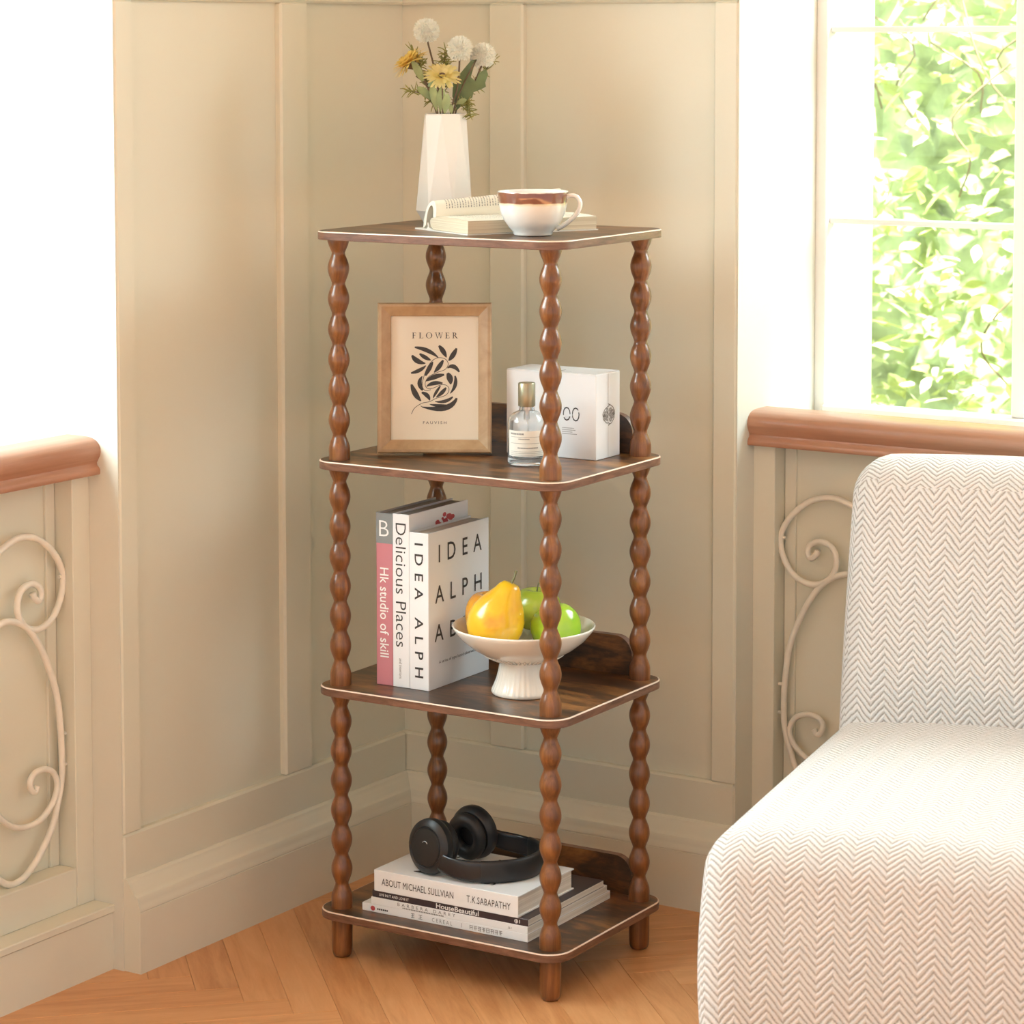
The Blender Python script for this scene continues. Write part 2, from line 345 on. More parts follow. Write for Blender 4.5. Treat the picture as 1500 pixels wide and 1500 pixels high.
for par, fn, end, st in ((wallL, wl, -LE, [(0.270, 0.343), (0.703, None)]), (wallR, wr, RE, [(0.171, 0.239), (0.598, None)])):
    c0 = T if fn is wl else T
    c0 = -0.016 if fn is wr else 0.0
    proud(par, fn, 'panel_rail', c0, end, 0.0, PB)
    proud(par, fn, 'panel_rail', c0, end, PT, PT + 0.09)
    proud(par, fn, 'panel_rail', c0, end, H - 0.12, H - 0.001)
    for a0, a1 in st:
        a1e = end if a1 is None else a1
        proud(par, fn, 'panel_stile', a0, a1e, PB - 0.001, PT + 0.001)
        proud(par, fn, 'panel_stile', a0, a1e, PT + 0.089, H - 0.119)
    # white painted jamb lining on the end of the wall, facing into the niche
    b = fn(end - 0.0005, end + 0.0015, 0.002, WT, 0.0, H); obj('jamb_lining', bx(*b), 'reveal', par)
    # planks of the upper wall beyond the niche
    for a in ((0.0, 0.22) if fn is wl else (0.0, 0.5, 1.0)): proud(par, fn, 'panel_stile', end + NW + a + 0.002, end + NW + a + 0.07, 0.0, H - 0.001)

bm = bmesh.new(); box(bm, -0.6, 4.6, -6.2, 0.55, H, H + 0.12); struct('ceiling', bm, 'ceiling')
# herringbone floor
fl = struct('floor', bx(-0.6, 4.6, -6.2, 0.6, -0.12, -0.0022), 'floor', 'warm oak herringbone parquet floor', 'floor')
PW, PN = 0.0645, 9; PLN = PW * PN
pb = bmesh.new(); box(pb, -PLN / 2 + 0.00015, PLN / 2 - 0.00015, -PW / 2 + 0.00015, PW / 2 - 0.00015, -0.010, 0.0)
bmesh.ops.bevel(pb, geom=[e for e in pb.edges if all(v.co.z > -0.005 for v in e.verts)], offset=0.0006, segments=1, affect='EDGES')
bmesh.ops.recalc_face_normals(pb, faces=pb.faces)
pme = bpy.data.meshes.new('plank'); pb.to_mesh(pme); pb.free(); pme.materials.append(M['floor'])
U = Vector((math.sqrt(0.5), -math.sqrt(0.5), 0)); V = Vector((math.sqrt(0.5), math.sqrt(0.5), 0))
planks = []
for k in range(-80, 81):
    for mm in range(-6, 7):
        planks.append((0.70 + k * PW + 2 * PLN * mm + PLN / 2, 0.213 + k * PW + PW / 2, -PI / 4))
        v0 = (k - 2 * PN + 1) * PW + 2 * PLN * mm
        planks.append((0.70 + k * PW + PW / 2, 0.213 + v0 + PLN / 2, PI / 4))
npl = 0
for uu, vv, rot in planks:
    c = U * uu + V * vv
    if -0.02 < c.x < 2.35 and -2.3 < c.y < 0.05 or (-0.35 < c.x < 0.9 and -1.35 < c.y < 0.2):
        if -0.22 < c.x and c.y < 0.2:
            inst('plank', pme, fl, Matrix.Translation(c) @ Matrix.Rotation(rot, 4, 'Z')); npl += 1
# baseboards with a moulded top
BP = [(-0.010, 0.0), (0.030, 0.0), (0.030, 0.0935), (0.0290, 0.0944), (0.0290, 0.0950), (0.030, 0.0960), (0.0295, 0.1000), (0.0275, 0.1030), (0.0262, 0.1080), (0.0258, 0.1130), (0.0240, 0.1165), (0.0205, 0.1185),
      (0.0175, 0.1215), (0.0150, 0.1260), (0.0125, 0.1290), (0.0105, 0.1325), (0.0080, 0.1350), (0.0065, 0.1390), (0.0030, 0.1420), (-0.010, 0.1420)]
bm = bmesh.new(); extrude(bm, BP, lambda p: (p[0], -p[0], p[1]), lambda p: (p[0], LE + 0.0006, p[1]))
struct('baseboard_left', bm, 'trim', 'cream moulded baseboard along the left panelled wall', 'baseboard', 28)
bm = bmesh.new(); extrude(bm, BP, lambda p: (p[0], -p[0], p[1]), lambda p: (RE - 0.0006, -p[0], p[1]))
struct('baseboard_right', bm, 'trim', 'cream moulded baseboard along the right panelled wall', 'baseboard', 28)

# window niches: plinth, grille frame, sill, rail, iron scrolls, window
RAILP = [(0.102, 0.7570), (0.0380, 0.7570), (0.0365, 0.7590), (0.0365, 0.7640), (0.0385, 0.7675), (0.0420, 0.7705), (0.0428, 0.7745), (0.0400, 0.7795), (0.0365, 0.7850), (0.0350, 0.7910),
         (0.0358, 0.7970), (0.0388, 0.8030), (0.0440, 0.8078), (0.0510, 0.8108), (0.0600, 0.8125), (0.0720, 0.8130), (0.102, 0.8130)]
SCR = [  # (distance from the niche side, height) centre lines of the scrolls, half of the design
    [(0.2250, 0.6250), (0.2020, 0.6480), (0.1753, 0.6640), (0.1410, 0.6765), (0.1100, 0.6745), (0.0850, 0.6635), (0.0600, 0.6415), (0.0445, 0.6170), (0.0412, 0.5945), (0.0490, 0.5680), (0.0660, 0.5455), (0.0908, 0.5345), (0.1150, 0.5375),
     (0.1345, 0.5530), (0.1415, 0.5760), (0.1330, 0.5975), (0.1130, 0.6050), (0.0950, 0.5980), (0.0900, 0.5850), (0.0955, 0.5765), (0.1050, 0.5830), (0.1080, 0.5900)],
    [(0.2350, 0.5100), (0.2100, 0.5420), (0.1777, 0.5560), (0.1546, 0.5560), (0.1250, 0.5430), (0.0980, 0.5135), (0.0745, 0.4700), (0.0580, 0.4245), (0.0510, 0.3720), (0.0490, 0.3300), (0.0510, 0.2950), (0.0600, 0.2620), (0.0731, 0.2278), (0.1038, 0.1896), (0.1339, 0.1680), (0.1633, 0.1636), (0.1861, 0.1758), (0.2100, 0.2000)],
    [(0.2150, 0.3150), (0.2000, 0.2900), (0.1841, 0.2694), (0.1613, 0.2515), (0.1323, 0.2424), (0.0967, 0.2461), (0.0693, 0.2666), (0.0598, 0.2900), (0.0690, 0.3110), (0.0880, 0.3205), (0.1080, 0.3190), (0.1190, 0.3090), (0.1160, 0.2940), (0.1080, 0.2910), (0.1040, 0.2985)],
]
def niche(side, fn, end, railmat):
    mapp = (lambda a, d, z: (-d, -(end + a), z)) if side == 'left' else (lambda a, d, z: (end + a, d, z))
    # plinth with a lipped top board
    n = '1' if side == 'left' else '2'
    p = struct('trim_' + n, bx(*fn(end, end + NW, 0.022, 0.098, 0, 0.0875)), 'trim', 'cream plinth under the iron grille of the %s window niche' % side, 'plinth')
    obj('plinth_board', bx(*fn(end, end + NW, 0.019, 0.098, 0.0885, 0.1005), bev=0.0015), 'trim', p)
    for a0, a1, z0, z1, nm in ((0.0, 0.0405, 0.1005, 0.757, 'stile'), (NW - 0.0405, NW, 0.1005, 0.757, 'stile'), (NW / 2 - 0.03, NW / 2 + 0.03, 0.1005, 0.757, 'stile')):
        obj('grille_' + nm, bx(*fn(end + a0 + 0.0008, end + a1 - 0.0008, 0.059, 0.098, z0, z1), bev=0.0012), 'trim', p)
    for a0, a1 in ((0.0405, NW / 2 - 0.03), (NW / 2 + 0.03, NW - 0.0405)):
        obj('grille_rail', bx(*fn(end + a0, end + a1, 0.059, 0.098, 0.1005, 0.160), bev=0.0012), 'trim', p)
        obj('panel_strip', bx(*fn(end + a0, end + a0 + 0.020, 0.093, 0.099, 0.160, 0.757), bev=0.001), 'trim', p)
    # sill board behind the rail
    s = struct('trim_' + ('3' if side == 'left' else '4'), bx(*fn(end, end + NW, 0.0985, WT + 0.03, SB - 0.022, SB - 0.0005), bev=0.002), 'reveal', 'white window sill board of the %s niche' % side, 'sill')
    # wooden rail
    bm = bmesh.new(); extrude(bm, RAILP, lambda q: mapp(0.0016, q[0], q[1]), lambda q: mapp(NW - 0.001, q[0], q[1]))
    o = obj('wooden_rail', bm, railmat, None, 40)
    tag(o, 'reddish brown moulded wooden rail %s' % ('at the left edge above the iron scrollwork' if side == 'left' else 'under the window, behind the white chair'), 'rail')
    # iron scrollwork: two symmetric panels
    half = (NW / 2 - 0.03 - 0.0405) / 2
    g = thing('iron_grille', 'cream painted iron scroll grille %s' % ('in the left window niche' if side == 'left' else 'partly hidden by the white chair back'), 'grille', mapp(NW / 2, 0.078, 0.1605))
    gl = Vector(g.location)
    for ctr in (0.0405 + half, NW / 2 + 0.03 + half):
        for sgn in (-1, 1):
            for i, path in enumerate(SCR):
                q = []
                for a, z in path:
                    a_ = ctr + sgn * (ctr - a) if ctr < NW / 2 else ctr + sgn * ((0.0405 + half) - a)
                    q.append(Vector(mapp(a_ if ctr < NW / 2 else a_, 0.078, z)) - gl)
                bm = bmesh.new(); tube(bm, spline(q, 5), 0.0052 if i < 2 else 0.0048, 8); obj('scroll', bm, 'iron', g, True)
            for z in (0.605, 0.365, 0.318):
                a = ctr + sgn * (half - 0.004); bm = bmesh.new(); tube(bm, [Vector(mapp(a + sgn * 0.006, 0.078, z)) - gl, Vector(mapp(a - sgn * 0.006, 0.078, z)) - gl], 0.0028, 6); obj('fixing_pin', bm, 'iron', g)
        bm = bmesh.new(); tube(bm, [Vector(mapp(ctr, 0.078, z)) - gl for z in (0.161, 0.19, 0.25, 0.32, 0.40, 0.47, 0.52)], [0.005, 0.005, 0.004, 0.006, 0.0042, 0.004, 0.006], 8); obj('centre_stem', bm, 'iron', g, True)
        for sgn in (-1, 1):
            bm = bmesh.new(); tube(bm, spline([Vector(mapp(ctr + sgn * a, 0.078, z)) - gl for a, z in ((0.0, 0.41), (0.012, 0.435), (0.022, 0.46), (0.013, 0.478), (0.017, 0.50))], 4), [0.003 + 0.003 * math.sin(PI * i / 16) for i in range(17)], 8); obj('leaf_finial', bm, 'iron', g, True)
            bm = bmesh.new(); tube(bm, spline([Vector(mapp(ctr + sgn * a, 0.078, z)) - gl for a, z in ((0.0, 0.235), (0.010, 0.265), (0.018, 0.29), (0.010, 0.31), (0.014, 0.325))], 4), [0.0026 + 0.0028 * math.sin(PI * i / 16) for i in range(17)], 8); obj('leaf_finial', bm, 'iron', g, True)
    # window: frame, mullions, muntins, panes
    Y0, Y1 = WT, WT + 0.042
    w = struct('window_' + ('2' if side == 'left' else '1'), bx(*fn(end, end + 0.021, Y0, Y1, SB - 0.0005, WTOP), bev=0.002), 'winframe', 'white paned window of the %s niche' % side, 'window')
    obj('window_jamb', bx(*fn(end + NW - 0.021, end + NW, Y0, Y1, SB - 0.0005, WTOP), bev=0.002), 'winframe', w)
    obj('window_head', bx(*fn(end + 0.021, end + NW - 0.021, Y0, Y1, WTOP - 0.03, WTOP), bev=0.002), 'winframe', w)
    obj('window_bottom_rail', bx(*fn(end + 0.021, end + NW - 0.021, Y0 - 0.012, Y1, SB - 0.0005, SB + 0.013), bev=0.002), 'winframe', w)
    cols = [0.021 + i * 0.353 for i in range(4)]; cw = 0.328 - 0.021 + 0.019
    for i, a in enumerate(cols):
        a1 = min(a + 0.328, NW - 0.021)
        if i < 3: obj('mullion', bx(*fn(end + a1, end + a1 + 0.025, Y0 + 0.008, Y1 - 0.004, SB + 0.013, WTOP - 0.03), bev=0.002), 'winframe', w)
        zs = [SB + 0.013, 1.1057, 1.4232, 1.7405, WTOP - 0.03]
        for k in range(4):
            if k: obj('muntin', bx(*fn(end + a, end + a1, Y0 + 0.012, Y1 - 0.008, zs[k] - 0.005, zs[k] + 0.005), bev=0.0015), 'winframe', w)
            obj('pane', bx(*fn(end + a, end + a1, Y0 + 0.020, Y0 + 0.024, zs[k] + (0.005 if k else 0), zs[k + 1] - (0.005 if k < 3 else 0))), 'pane', w)
niche('left', wl, -LE, 'raily')
niche('right', wr, RE, 'railx')

# ------------------------------------------------------------------ garden behind the right window
gr = struct('ground', bx(-4, 5, 0.6, 6, -0.3, -0.12), 'earth', 'ground of the garden outside the window', 'ground')
sh = thing('leafy_shrub', 'sunlit bright green leafy shrub outside the window', 'shrub', (0.2, 2.1, -0.12))
def leaf_verts(L, W):
    pr = [(0, 0), (0.18, 0.62), (0.42, 1.0), (0.68, 0.72), (0.88, 0.25), (1.0, 0.0)]
    return [(L * t, W * w / 2, -0.10 * L * t * t) for t, w in pr]
def leaf_mesh(name, L, W, mat):
    bm = bmesh.new(); pr = leaf_verts(L, W)
    mid = [bm.verts.new((x, 0, z - 0.08 * W)) for x, y, z in pr]
    for s in (-1, 1):
        e = [None] + [bm.verts.new((x, s * y, z)) for x, y, z in pr[1:-1]] + [None]
        for i in range(5):
            f = [v for v in (mid[i], mid[i + 1], e[i + 1], e[i]) if v]
            bm.faces.new(f if s > 0 else f[::-1])
    me = bpy.data.meshes.new(name); bm.to_mesh(me); bm.free(); me.materials.append(M[mat]); return me
lm = [leaf_mesh('leaf', 0.062, 0.036, 'g1'), leaf_mesh('leaf', 0.075, 0.040, 'g2'), leaf_mesh('leaf', 0.052, 0.030, 'g3'), leaf_mesh('leaf', 0.085, 0.036, 'g1')]
rl = random.Random(3)
def leaf_matrix(x, y, z, s):
    return Matrix.Translation((x, y, z)) @ Matrix.Rotation(rl.uniform(0, 2 * PI), 4, 'Z') @ Matrix.Rotation(rl.uniform(-0.5, 1.1), 4, 'Y') @ Matrix.Rotation(rl.uniform(-1.0, 1.0), 4, 'X') @ Matrix.Scale(s, 4)
for i in range(300):      # nearest leaves, one by one
    x = rl.uniform(-0.62, 0.62); z = rl.uniform(0.75, 1.85)
    inst('leaf', rl.choice(lm), sh, leaf_matrix(x, -0.42 + 0.10 * math.sin(5 * x) * math.cos(4 * z) + rl.uniform(-0.03, 0.05), z, rl.uniform(0.75, 1.25)))
vs, fs, mi = [], [], []
for i in range(7500):
    x = rl.uniform(-1.7, 1.9); z = rl.uniform(0.1, 2.6); y = -0.34 + 0.14 * math.sin(5 * x) * math.cos(4 * z) + rl.random() ** 1.5 * 0.45
    mt = leaf_matrix(x, y, z, rl.uniform(0.7, 1.25)); me = rl.choice(lm[:3]); k = lm.index(me); o0 = len(vs)
    vs += [tuple(mt @ v.co) for v in me.vertices]
    for p in me.polygons: fs.append([o0 + j for j in p.vertices]); mi.append(k)
me = bpy.data.meshes.new('foliage'); me.from_pydata(vs, [], fs)
for k in ('g1', 'g2', 'g3'): me.materials.append(M[k])
me.polygons.foreach_set('material_index', mi)
fo = bpy.data.objects.new('foliage', me); link(fo, sh); fo['kind'] = 'stuff'
bm = bmesh.new(); bmesh.ops.create_grid(bm, x_segments=60, y_segments=44, size=1.0)
for v in bm.verts:
    x, z = v.co.x * 1.9, v.co.y * 1.35 + 1.3
    v.co = (x, 0.16 + 0.12 * math.sin(7 * x + 2 * z) * math.cos(6 * z) + rl.uniform(-0.05, 0.05), z)
g2 = bmesh.ops.extrude_face_region(bm, geom=bm.faces[:]); 
for v in [e for e in g2['geom'] if isinstance(e, bmesh.types.BMVert)]: v.co.y += 0.3
obj('foliage_backing', bm, 'core', sh)  # added bumpy backing sheet, blocks the world behind the leaves
for i in range(14):
    x, z = rl.uniform(-0.6, 0.6), rl.uniform(0.7, 1.5); bm = bmesh.new()
    tube(bm, spline([(x, -0.25, z), (x + rl.uniform(-0.08, 0.08), -0.36, z + 0.09), (x + rl.uniform(-0.14, 0.14), -0.42, z + 0.18), (x + rl.uniform(-0.2, 0.2), -0.44, z + 0.3)], 4), 0.0026, 5); obj('branch', bm, 'twig', sh)

# ------------------------------------------------------------------ the shelf unit (its own frame)
RZ = math.radians(1.1735); SO = Vector((0.2034, -0.5443, 0.0))
def S(x, y, z): return SO + Matrix.Rotation(RZ, 3, 'Z') @ Vector((x, y, z))
SW, SD, TH, INS = 0.4372, 0.3335, 0.0128, 0.0322
LV = [1.12, 0.7719, 0.4250, 0.0774]
st = thing('beaded_shelf', 'four tier brown wooden shelf with turned bead posts in the corner', 'shelf', SO, RZ)
def rrect(x0, x1, y0, y1, r, n=7):
    out = []
    for cx, cy, a0 in ((x1 - r, y0 + r, -PI / 2), (x1 - r, y1 - r, 0), (x0 + r, y1 - r, PI / 2), (x0 + r, y0 + r, PI)):
        for i in range(n + 1): a = a0 + PI / 2 * i / n; out.append((cx + r * math.cos(a), cy + r * math.sin(a)))
    return out
def ringstack(bm, rings, cap0=True, cap1=True):
    R = [[bm.verts.new(p) for p in r] for r in rings]; n = len(R[0])
    for k in range(len(R) - 1):
        for i in range(n): j = (i + 1) % n; bm.faces.new((R[k][i], R[k][j], R[k + 1][j], R[k + 1][i]))
    if cap0: bm.faces.new(R[0][::-1])
    if cap1: bm.faces.new(R[-1])
    return R
for li, z in enumerate(LV):
    rc = 0.036
    ins = lambda d, zz: [(x, y, zz) for x, y in rrect(d, SW - d, d, SD - d, rc - d)]
    bm = bmesh.new(); ringstack(bm, [ins(0.0018, z - TH + 0.002), ins(0.0018, z)]); b_ = obj('shelf_board', bm, 'shelf', st)
    bm = bmesh.new(); R = ringstack(bm, [ins(0.0018, z - TH), ins(0.0006, z - TH), ins(0.0, z - TH + 0.0008), ins(0.0, z - 0.0016)], False, False)
    obj('edge_band', bm, 'shelf_edge', b_, 30)
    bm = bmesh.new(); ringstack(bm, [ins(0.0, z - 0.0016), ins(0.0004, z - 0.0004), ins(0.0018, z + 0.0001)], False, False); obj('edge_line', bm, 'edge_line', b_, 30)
    bm = bmesh.new(); ringstack(bm, [ins(0.0018, z - TH - 0.0001), ins(0.0018, z - TH + 0.0021)]); obj('underside', bm, 'shelf_edge', b_)
    if li:   # back guard with rounded upper corners
        x0, x1, y0, y1, hg, rg = 0.052, 0.386, 0.3105, 0.3225, 0.0605, 0.030
        pr = [(x0, z), (x1, z)] + [(x1 - rg + rg * math.cos(a), z + hg - rg + rg * math.sin(a)) for a in [PI / 2 * i / 8 for i in range(9)]] + [(x0 + rg - rg * math.sin(a), z + hg - rg + rg * math.cos(a)) for a in [PI / 2 * i / 8 for i in range(9)]]
        bm = bmesh.new(); extrude(bm, pr, lambda p: (p[0], y0, p[1] + 0.0002), lambda p: (p[0], y1, p[1] + 0.0002)); g = obj('back_guard', bm, 'shelf', st, 30)
        pl = pr[1:]; bm = bmesh.new(); R0 = [(bm.verts.new((p[0], y0 - 0.0002, p[1] + 0.0004)), bm.verts.new((p[0], y1 + 0.0002, p[1] + 0.0004))) for p in pl]
        cx = (x0 + x1) / 2
        for a, c in zip(R0[:-1], R0[1:]): bm.faces.new((a[0], a[1], c[1], c[0]))
        obj('guard_edge_band', bm, 'shelf_edge', g, 30)
posts = [(INS, INS), (SW - INS, INS), (SW - INS, SD - INS), (INS, SD - INS)]
RN, RM, PITCH = 0.0098, 0.0164, 0.0461
def bead_mesh(length):
    prof = []; n = 96
    for i in range(n + 1):
        z = length * i / n; d = length - z          # distance below the upper board
        t = ((d - 0.0214) / PITCH) % 1.0
        s = math.sin(PI * t) ** 2
        if d < 0.0214: s = math.cos(PI / 2 * d / 0.0214) ** 2 if d > 0.006 else 1.0
        last = 0.0214 + 6 * PITCH
        if d > last: s = math.sin(min(PI / 2, PI * (d - last) / PITCH)) ** 2
        prof.append((RN + (RM - RN) * s ** 0.62, z))
    bm = bmesh.new(); lathe(bm, prof, 24); bmesh.ops.recalc_face_normals(bm, faces=bm.faces)
    me = bpy.data.meshes.new('bead_post'); bm.to_mesh(me); bm.free()
    for p in me.polygons: p.use_smooth = True
    me.set_sharp_from_angle(angle=math.radians(60)); me.materials.append(M['post']); return me
pm = bead_mesh(LV[0] - LV[1] - TH)
for li in range(3):
    for k, (x, y) in enumerate(posts):
        inst('bead_post', pm, st, Matrix.Translation((x, y, LV[li + 1])) @ Matrix.Rotation(k * 1.3 + li, 4, 'Z') @ Matrix.Diagonal((1, 1, (LV[li] - LV[li + 1] - TH) / (LV[0] - LV[1] - TH), 1)))
bm = bmesh.new(); lh = LV[3] - TH; lathe(bm, [(0.0085, 0), (0.0115, 0.001), (0.0140, 0.0035), (0.0153, 0.008), (0.0158, 0.016), (0.0162, lh)], 24)
lg = obj('leg', bm, 'post', st, 50); lg.location = (*posts[0], 0)
for k in (1, 2, 3): inst('leg', lg.data, st, Matrix.Translation((*posts[k], 0)) @ Matrix.Rotation(k, 4, 'Z'))

# ------------------------------------------------------------------ top tier: vase with flowers, open book, mug
Z1 = LV[0] + 0.0002
VC = (0.078, 0.258)
vz = thing('ceramic_vase', 'tall faceted matte white ceramic vase of flowers', 'vase', S(*VC, Z1), RZ + 0.2)
def poly(n, r, z, rot): return [(r * math.cos(2 * PI * i / n + rot), r * math.sin(2 * PI * i / n + rot), z) for i in range(n)]
bm = bmesh.new(); n = 7
VH = 0.1715
r0, r1, r2, r3 = poly(n, 0.0330, 0, 0), poly(n, 0.0455, 0.020, 0), poly(n, 0.0338, VH - 0.002, PI / n), poly(n, 0.0320, VH, PI / n)
a0, a1, a2, a3 = [[bm.verts.new(p) for p in r] for r in (r0, r1, r2, r3)]
i1, i2 = [[bm.verts.new(p) for p in r] for r in (poly(n, 0.0295, VH, PI / n), poly(n, 0.034, 0.03, PI / n))]
for i in range(n):
    j = (i + 1) % n
    bm.faces.new((a0[i], a0[j], a1[j], a1[i])); bm.faces.new((a1[i], a1[j], a2[i])); bm.faces.new((a1[j], a2[j], a2[i]))
    bm.faces.new((a2[i], a2[j], a3[j], a3[i])); bm.faces.new((a3[i], a3[j], i1[j], i1[i])); bm.faces.new((i1[i], i1[j], i2[j], i2[i]))
bm.faces.new(a0[::-1]); bm.faces.new(i2)
bmesh.ops.bevel(bm, geom=[e for e in bm.edges if e.calc_face_angle(0) > 0.12], offset=0.0016, segments=2, affect='EDGES')
obj('vase_body', bm, 'vase', vz, 25)

RV = Vector((0.830, 0.557, 0)).normalized(); TV = Vector((0.557, -0.830, 0)).normalized()   # image-right / towards the viewer, in shelf axes
VB = Vector((*VC, Z1))
def fp(dx, dz, dt=0.0): return VB + RV * dx + TV * dt + Vector((0, 0, dz))
def flower_stem(o, base, head, bend, mat='stem', r=0.0016):
    mid = (base + head) / 2 + bend; bm = bmesh.new(); tube(bm, spline([base - Vector((0, 0, 0.10)) * 1.0, base, mid, head], 6), r, 6); obj('stem', bm, mat, o, True)
def fthing(name, label, group):
    return thing(name, label, 'flower', S(*VC, Z1 + 0.06), RZ, group)
def loc(p): return p - Vector((*VC, Z1 + 0.06))
def pom(label, head, r, seed):
    o = fthing('white_pompon_flower', label, 'white pompon flowers'); rr = random.Random(seed); h = loc(head); bm = bmesh.new(); N = 800
    for i in range(N):
        zz = 1 - 2 * (i + 0.5) / N * 0.93; ph = i * 2.39996; q = math.sqrt(max(0, 1 - zz * zz)); d = Vector((q * math.cos(ph), q * math.sin(ph), zz))
        d = (d + Vector((rr.uniform(-.08, .08), rr.uniform(-.08, .08), rr.uniform(-.08, .08)))).normalized()
        s = d.orthogonal().normalized(); s = (Matrix.Rotation(rr.uniform(0, 6.3), 3, d) @ s); t = d.cross(s); L = r * rr.uniform(0.92, 1.06)
        a = h + d * L * 0.50; w = r * 0.062
        p = [a + s * w * 0.8, a + d * L * 0.38 + s * w, a + d * L * 0.50, a + d * L * 0.38 - s * w, a - s * w * 0.8]
        bm.faces.new([bm.verts.new(v) for v in p])
    obj('petals', bm, 'petalw', o, False, 'stuff')
    bm = bmesh.new(); bmesh.ops.create_icosphere(bm, subdivisions=2, radius=r * 0.74, matrix=Matrix.Translation(h)); obj('bloom_heart', bm, 'petalw', o, True)
    return o, h
def gerbera(label, head, face, r, mat, seed, layers=((26, 0.10, 1.0), (24, 0.42, 0.92), (18, 0.85, 0.72), (12, 1.5, 0.45))):
    o = fthing('yellow_daisy', label, 'yellow daisies'); rr = random.Random(seed); h = loc(head); f = Vector(face).normalized(); s0 = f.orthogonal().normalized(); bm = bmesh.new()
    for lay, (cnt, up, Lk) in enumerate(layers):
        for i in range(cnt):
            a = 2 * PI * (i + 0.5 * lay) / cnt + rr.uniform(-.08, .08); s = Matrix.Rotation(a, 3, f) @ s0; t = f.cross(s); d = (s + f * (up + rr.uniform(-.12, .12))).normalized(); L = r * Lk * rr.uniform(.88, 1.08); w = r * 0.105
            c = h + s * r * 0.10; dr = -f * L * 0.10
            pts = [c - t * w * .5, c + t * w * .5, c + d * L * .55 + t * w, c + d * L * .9 + t * w * .7 + dr, c + d * L + dr * 1.2, c + d * L * .9 - t * w * .7 + dr, c + d * L * .55 - t * w]
            bm.faces.new([bm.verts.new(p) for p in pts])
    obj('petals', bm, mat, o, False, 'stuff')
    bm = bmesh.new(); rot = f.to_track_quat('Z', 'Y').to_matrix().to_4x4()
    lathe(bm, [(0.0018, -0.014), (0.003, -0.010), (r * 0.30, -0.003), (r * 0.34, 0.001), (r * 0.2, 0.003)], 12)
    bm.transform(Matrix.Translation(h) @ rot); obj('calyx', bm, 'stem', o, True)
    return o, h
MOUTH = VB + Vector((0, 0, VH - 0.004)); PXM = 1 / 934.0
def px(x, y, dt=0.0): return fp((x - 652) * PXM, VH + (165 - y) * PXM, dt)   # measured from the vase mouth
for lb, hx, hy, dt, r, bx0, sd_ in (('white pompon flower at the top of the bouquet', 626, 45, -0.012, 0.0212, -6, 1), ('large white pompon flower in the middle of the bouquet', 674, 71, 0.012, 0.0212, 8, 2), ('white pompon flower at the right of the bouquet', 708, 81, -0.004, 0.0212, 14, 3)):
    o, h = pom(lb, px(hx, hy, dt), r, sd_)
    flower_stem(o, loc(px(652 + bx0, 170, dt * 0.6)), h - Vector((0, 0, r * 0.5)), RV * 0.004)
o, h = gerbera('deep yellow daisy drooping at the left of the bouquet', px(602, 92, 0.012), (RV * -0.62 + TV * -0.05 + Vector((0, 0, 0.75))), 0.0310, 'petaly', 5, ((26, -0.02, 1.0), (26, 0.22, 1.0), (24, 0.5, 0.95), (20, 0.85, 0.85), (16, 1.4, 0.75), (10, 2.4, 0.7)))
flower_stem(o, loc(px(641, 170, 0.010)), h - Vector((-0.62 * RV.x, -0.62 * RV.y, 0.75)).normalized() * 0.010 + RV * 0.0, RV * 0.010, r=0.0019)
o, h = gerbera('pale yellow daisy at the front of the bouquet', px(648, 110, 0.032), (TV * 0.55 + Vector((0, 0, 0.85))), 0.0285, 'petaly2', 6)
flower_stem(o, loc(px(650, 170, 0.016)), h - Vector((0, 0, 0.010)), TV * 0.004, r=0.0019)
def big_leaf(o, base, tip, width, up, mat):
    b0, t0 = loc(base), loc(tip); d = t0 - b0; L = d.length; d.normalize(); nrm = Vector(up).normalized(); s = d.cross(nrm).normalized(); bm = bmesh.new()
    pr = [(0, 0.06), (0.15, 0.45), (0.35, 0.9), (0.55, 1.0), (0.75, 0.8), (0.9, 0.45), (1.0, 0.05)]
    c = [bm.verts.new(b0 + d * L * t + nrm * (0.10 * L * math.sin(PI * t) - 0.0012)) for t, w in pr]
    for sg in (-1, 1):
        e = [bm.verts.new(b0 + d * L * t + s * sg * width / 2 * w + nrm * (0.10 * L * math.sin(PI * t) + 0.0006)) for t, w in pr]
        for i in range(6): bm.faces.new((c[i], c[i + 1], e[i + 1], e[i]))
    obj('leaf', bm, mat, o, True)
def sprig(label, stem, leaves, mat, name='leaf_sprig'):
    o = thing(name, label, 'foliage', S(*VC, Z1 + 0.06), RZ)
    bm = bmesh.new(); tube(bm, spline([loc(px(*p)) for p in stem], 5), 0.0014, 6); obj('stem', bm, 'stem', o, True)
    for a, t, w in leaves: big_leaf(o, px(*a), px(*t), w, TV * 0.8 + Vector((0, 0, 0.5)), mat)
    return o
sprig('sage green oval leaf sprig at the left of the vase mouth', [(644, 230, .012), (642, 168, .018), (634, 145, .020), (624, 122, .020), (610, 110, .018)],
      [((622, 122, .02), (604, 88, .022), 0.013), ((634, 145, .02), (611, 126, .026), 0.014), ((626, 126, .02), (640, 117, .030), 0.010)], 'leaf')
sprig('sage green oval leaf sprig at the front of the vase mouth', [(650, 230, .014), (649, 168, .022), (648, 140, .026)],
      [((640, 162, .022), (632, 120, .030), 0.013), ((645, 163, .022), (648, 124, .032), 0.013), ((651, 166, .024), (656, 135, .034), 0.013), ((662, 166, .022), (659, 150, .030), 0.008), ((668, 151, .016), (684, 145, .022), 0.010)], 'leaf')
